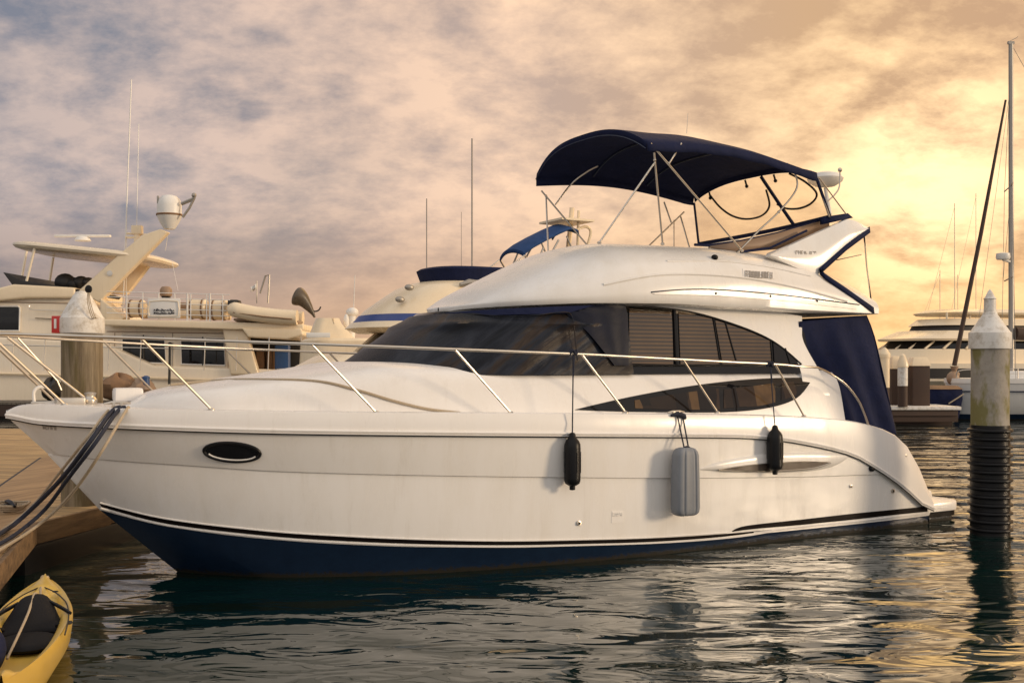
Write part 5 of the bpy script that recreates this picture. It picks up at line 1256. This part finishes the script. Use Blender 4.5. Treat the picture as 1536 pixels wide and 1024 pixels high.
q = MB()
for i in range(-9, 10, 2):
    a = R(i * 9.6); sg_ = 1 if a >= 0 else -1
    lo_ = (XG(1322) + 4.5 * (1 - max(0, math.cos(a)) ** .75), 2.9 * sg_ * abs(math.sin(a)) ** .75, gz(524)); hi_ = (XG(1338) + 4.2 * (1 - max(0, math.cos(a)) ** .75) + .3, 2.75 * sg_ * abs(math.sin(a)) ** .75, gz(511)); q.tube([lo_, hi_], .09, 5)
build('window_mullion', q, MT['cream'], gy)
house([(gz(512), XG(1322), 19.5, 3.0, 4.6), (gz(509), XG(1320), 19.5, 3.05, 4.6), (gz(497), XG(1352), 19, 2.6, 4.0)], MT['cream'], 'upper_deck', gy)
house([(gz(497), XG(1372), 18, 2.35, 3.2), (gz(488), XG(1378), 18, 2.3, 3.0)], MT['dark'], 'bridge_window', gy)
house([(gz(489), XG(1372), 18, 2.5, 3.2), (gz(479), XG(1386), 18, 2.3, 3.0)], MT['cream'], 'bridge_wing', gy)
q = MB()
for xx in (1390, 1430, 1470): q.tube([(XG(xx), -2.0, gz(480)), (XG(xx), -2.0, gz(470))], .08, 6)
build('hardtop_post', q, MT['cream'], gy)
house([(gz(473), XG(1386), 17, 2.3, 2.4), (gz(470), XG(1382), 17, 2.4, 2.4), (gz(465), XG(1400), 17, 2.1, 2.2)], MT['cream'], 'hardtop', gy)
for xx, y1_ in ((1452, 410),): build('whip_aerial', MB().tube([(XG(xx), .5, gz(466)), (XG(xx), .5, gz(y1_))], .03, 5), MT['cream'], gy)
# sailing boat
DS = 46.5; sO = Vector((W(1500, 0, DS).x, DS, 0)); kS = DS / F; sz = lambda py: mz(py, DS); XS = lambda px: (px - 1500) * kS
sb = thing('sailing_yacht', 'white hulled sailing yacht with tall mast and dark furled sail behind the right piling', 'sailing boat', sO, R(6))
house([(0, XS(1430), 9, .4, 5), (.6, XS(1426), 9.2, 1.2, 5), (sz(573), XS(1419), 9.5, 1.6, 5)], MT['hullblue'], 'hull', sb)
house([(-.1, XS(1429), 9.05, .45, 5), (.22, XS(1427.5), 9.1, .8, 5)], MT['bottom'], 'bottom_paint', sb)
house([(sz(574), XS(1418), 9.55, 1.63, 5), (sz(567), XS(1418.5), 9.55, 1.66, 5)], MT['plastic_white'], 'toe_rail', sb)
build('cove_line', MB().tube([(XS(1420) + .05 + 5 * (1 - max(0, math.cos(a)) ** .75), -1.52 * math.sin(a) ** .75, sz(586)) for a in [R(4 + 86 * i / 20) for i in range(21)]] + [(9, -1.52, sz(586))], .03, 5), MT['pinstripe'], sb)
house([(sz(567), XS(1470), 6, 1.1, 2), (sz(556), XS(1482), 6, .95, 1.6)], MT['plastic_white'], 'cabin_top', sb)
MX = XS(1518)
build('mast', MB().tube([(MX, 0, sz(560)), (MX - .02, 0, sz(66))], [.12, .10], 12), MT['mast'], sb)
build('mast_head', MB().box((MX - .02, 0, sz(64)), (.28, .1, .12)).tube([(MX - .1, 0, sz(62)), (MX + .25, 0, sz(56)), (MX + .3, 0, sz(54))], .012, 5), MT['mast'], sb)
build('furled_sail', MB().tube([(XS(1428), 0, sz(548)), (XS(1470), 0, sz(350)), (XS(1509), 0, sz(150))], [.10, .085, .045], 10), MT['darkwood'], sb)
build('furling_drum', MB().lathe([(.2, -.25), (.22, -.1), (.1, 0), (.18, .2)], (XS(1428), 0, sz(556)), 14).ell((XS(1424), -.1, sz(567)), (.3, .2, .3), 10, 8), MT['tan'], sb)
q = MB()
for py in (278, 416):
    q.tube([(MX, 0, sz(py)), (MX - .55, -1.0, sz(py + 2))], .03, 6).tube([(MX, 0, sz(py)), (MX + .4, 1.2, sz(py + 2))], .03, 6)
build('spreader', q, MT['mast'], sb)
q = MB()
for sx, sy in ((-.55, -1.0), (.4, 1.2)):
    q.tube([(MX, 0, sz(80)), (MX + sx, sy, sz(280)), (MX + sx, sy * 1.1, sz(418)), (MX + sx * 1.0, sy * 1.25, sz(567))], .011, 5); q.tube([(MX, 0, sz(280)), (MX + sx, sy * 1.1, sz(418))], .009, 5)
q.tube([(MX, 0, sz(66)), (9.2, 0, sz(560))], .011, 5); q.tube([(MX, 0, sz(120)), (XS(1455), 0, sz(560))], .009, 5); build('rigging_wire', q, MT['mast'], sb)
q = MB().lathe([(.05, -.16), (.26, -.14), (.30, -.05), (.28, .12), (.08, .17)], (MX - .5, -.2, sz(385)), 18).tube([(MX, 0, sz(393)), (MX - .5, -.2, sz(390))], .06); build('radar_dome', q, MT['plastic_white'], sb)
q = MB().tube(spline([(XS(1424), -.4, sz(566)), (XS(1426), -.5, sz(556)), (XS(1452), -1.0, sz(553)), (XS(1475), -1.3, sz(553))], 5), .025, 6)
for px in (1440, 1458, 1475, 1500, 1530, 1560): q.tube([(XS(px), -1.35 if px > 1470 else -1.0, sz(567)), (XS(px), -1.35 if px > 1470 else -1.0, sz(552))], .022, 5)
q.tube([(XS(1475), -1.35, sz(553)), (8, -1.4, sz(548))], .014, 5).tube([(XS(1475), -1.35, sz(560)), (8, -1.4, sz(556))], .012, 5); build('guard_rail', q, MT['steel'], sb)
build('sail_cover', MB().tube([(MX + .15, 0, sz(500)), (MX + 3, 0, sz(505)), (MX + 5, 0, sz(508))], [.3, .22, .12], 12), MT['darkwood'], sb)
# quay
rq = thing('concrete_quay', 'low pale concrete quay with dark fender boards right of the stern', 'dock', Vector((W(1385, 0, 43).x, 43, 0)))
a0 = W(1310, 600, 43).x - rq.location.x; a1 = W(1433, 600, 43).x - rq.location.x
build('deck_slab', MB().box(((a0 - 6 + a1) / 2, 1.2, .62), (a1 - a0 + 6, 3.6, .14)), MT['cap'], rq, bevel=.03)
build('fender_board', MB().box(((a0 - 6 + a1) / 2, -.45, .30), (a1 - a0 + 5.8, .14, .46)).box(((a0 - 6 + a1) / 2, -.56, .36), (a1 - a0 + 5.7, .06, .10)).box(((a0 - 6 + a1) / 2, 1.3, .2), (a1 - a0 + 5.6, 3.0, .66)), MT['darkwood'], rq, bevel=.02)
def post(label, px, D, w, ytop, ycap, ymid, ybase, low, up, shape='round'):
    p = W(px, ybase, D); t = thing('mooring_post', label, 'post', (p.x, D, .69), 0, 'posts on the right quay'); k = D / F
    z_ = lambda py: (ybase - py) * k; r_ = w / 2 * k
    if shape == 'round':
        build('lower_shaft', MB().lathe([(r_, 0), (r_, z_(ymid))], (0, 0, 0), 18), low, t); build('upper_shaft', MB().lathe([(r_ * 1.04, z_(ymid)), (r_ * 1.04, z_(ycap))], (0, 0, 0), 18), up, t)
        build('cap', MB().lathe([(r_ * 1.2, z_(ycap)), (r_ * 1.2, z_(ycap - 5)), (r_ * .5, z_(ytop + 2)), (r_ * .1, z_(ytop))], (0, 0, 0), 18), MT['cream'], t, sharp=30)
    else:
        build('lower_shaft', MB().box((0, 0, z_(ymid) / 2), (2 * r_, 2 * r_, z_(ymid))), low, t, bevel=.02); build('cap', MB().box((0, 0, (z_(ymid) + z_(ytop)) / 2), (2.25 * r_, 2.25 * r_, z_(ytop) - z_(ymid)), taper=.7), MT['cream'], t, bevel=.03)
post('slim two tone post with white top nearest the quay edge', 1354, 42.4, 14, 528, 548, 576, 607, MT['darkwood'], MT['cap'])
post('broad dark brown box post with pale sloping cap', 1377, 43.6, 26, 528, 540, 541, 600, MT['darkwood'], MT['darkwood'], 'box')
post('dark square post half hidden behind the slim post', 1342, 44.0, 13, 527, 545, 546, 600, MT['darkwood'], MT['darkwood'], 'box')
post('pale post left of the dark square post beside the navy curtain', 1327, 43.4, 14, 515, 530, 575, 602, MT['darkwood'], MT['cream'])
t = thing('tarpaulin_skiff', 'dark navy skiff with flat cover moored at the end of the quay', 'boat', (W(1410, 0, 45.6).x, 45.6, 0)); k = 45.6 / F
house([(.1, -24 * k, 22 * k, .5, .6), (.9, -26 * k, 24 * k, .8, .6), (mz(583, 45.6), -24 * k, 24 * k, .75, .5)], MT['navy'], 'hull', t); house([(mz(583, 45.6), -25 * k, 25 * k, .8, .5), (mz(578, 45.6), -20 * k, 20 * k, .5, .5)], MT['brown'], 'boat_cover', t)
build('boat_line', MB().tube([(0 * k, -.9, .72), (22 * k, -.9, mz(590, 45.6))], .03, 6), MT['rope_cream'], t)
# slim far masts right of the motor yacht's stern
def far_mast(label, px, ytop, D):
    t = thing('distant_sailboat', label, 'sailing boat', (W(px, 0, D).x, D, 0)); k = D / F
    house([(0, -4.5, 4.5, .6, 3), (1.2, -5, 4.8, 1.5, 3)], MT['cream2'], 'hull', t)
    build('mast', MB().tube([(0, 0, 1.2), (0, 0, mz(ytop, D))], .05, 8), MT['cream'], t); build('stay', MB().tube([(0, 0, mz(ytop + 5, D)), (-4.8, 0, 1.3)], .02, 5), MT['cream'], t)
far_mast('faint distant sailing boat mast nearest the motor yacht stern', 1432, 305, 120)
far_mast('faint distant sailing boat mast right of the furled sail', 1464, 290, 135)
far_mast('faint short sailing boat mast above the cream yacht hardtop', 1410, 405, 130)
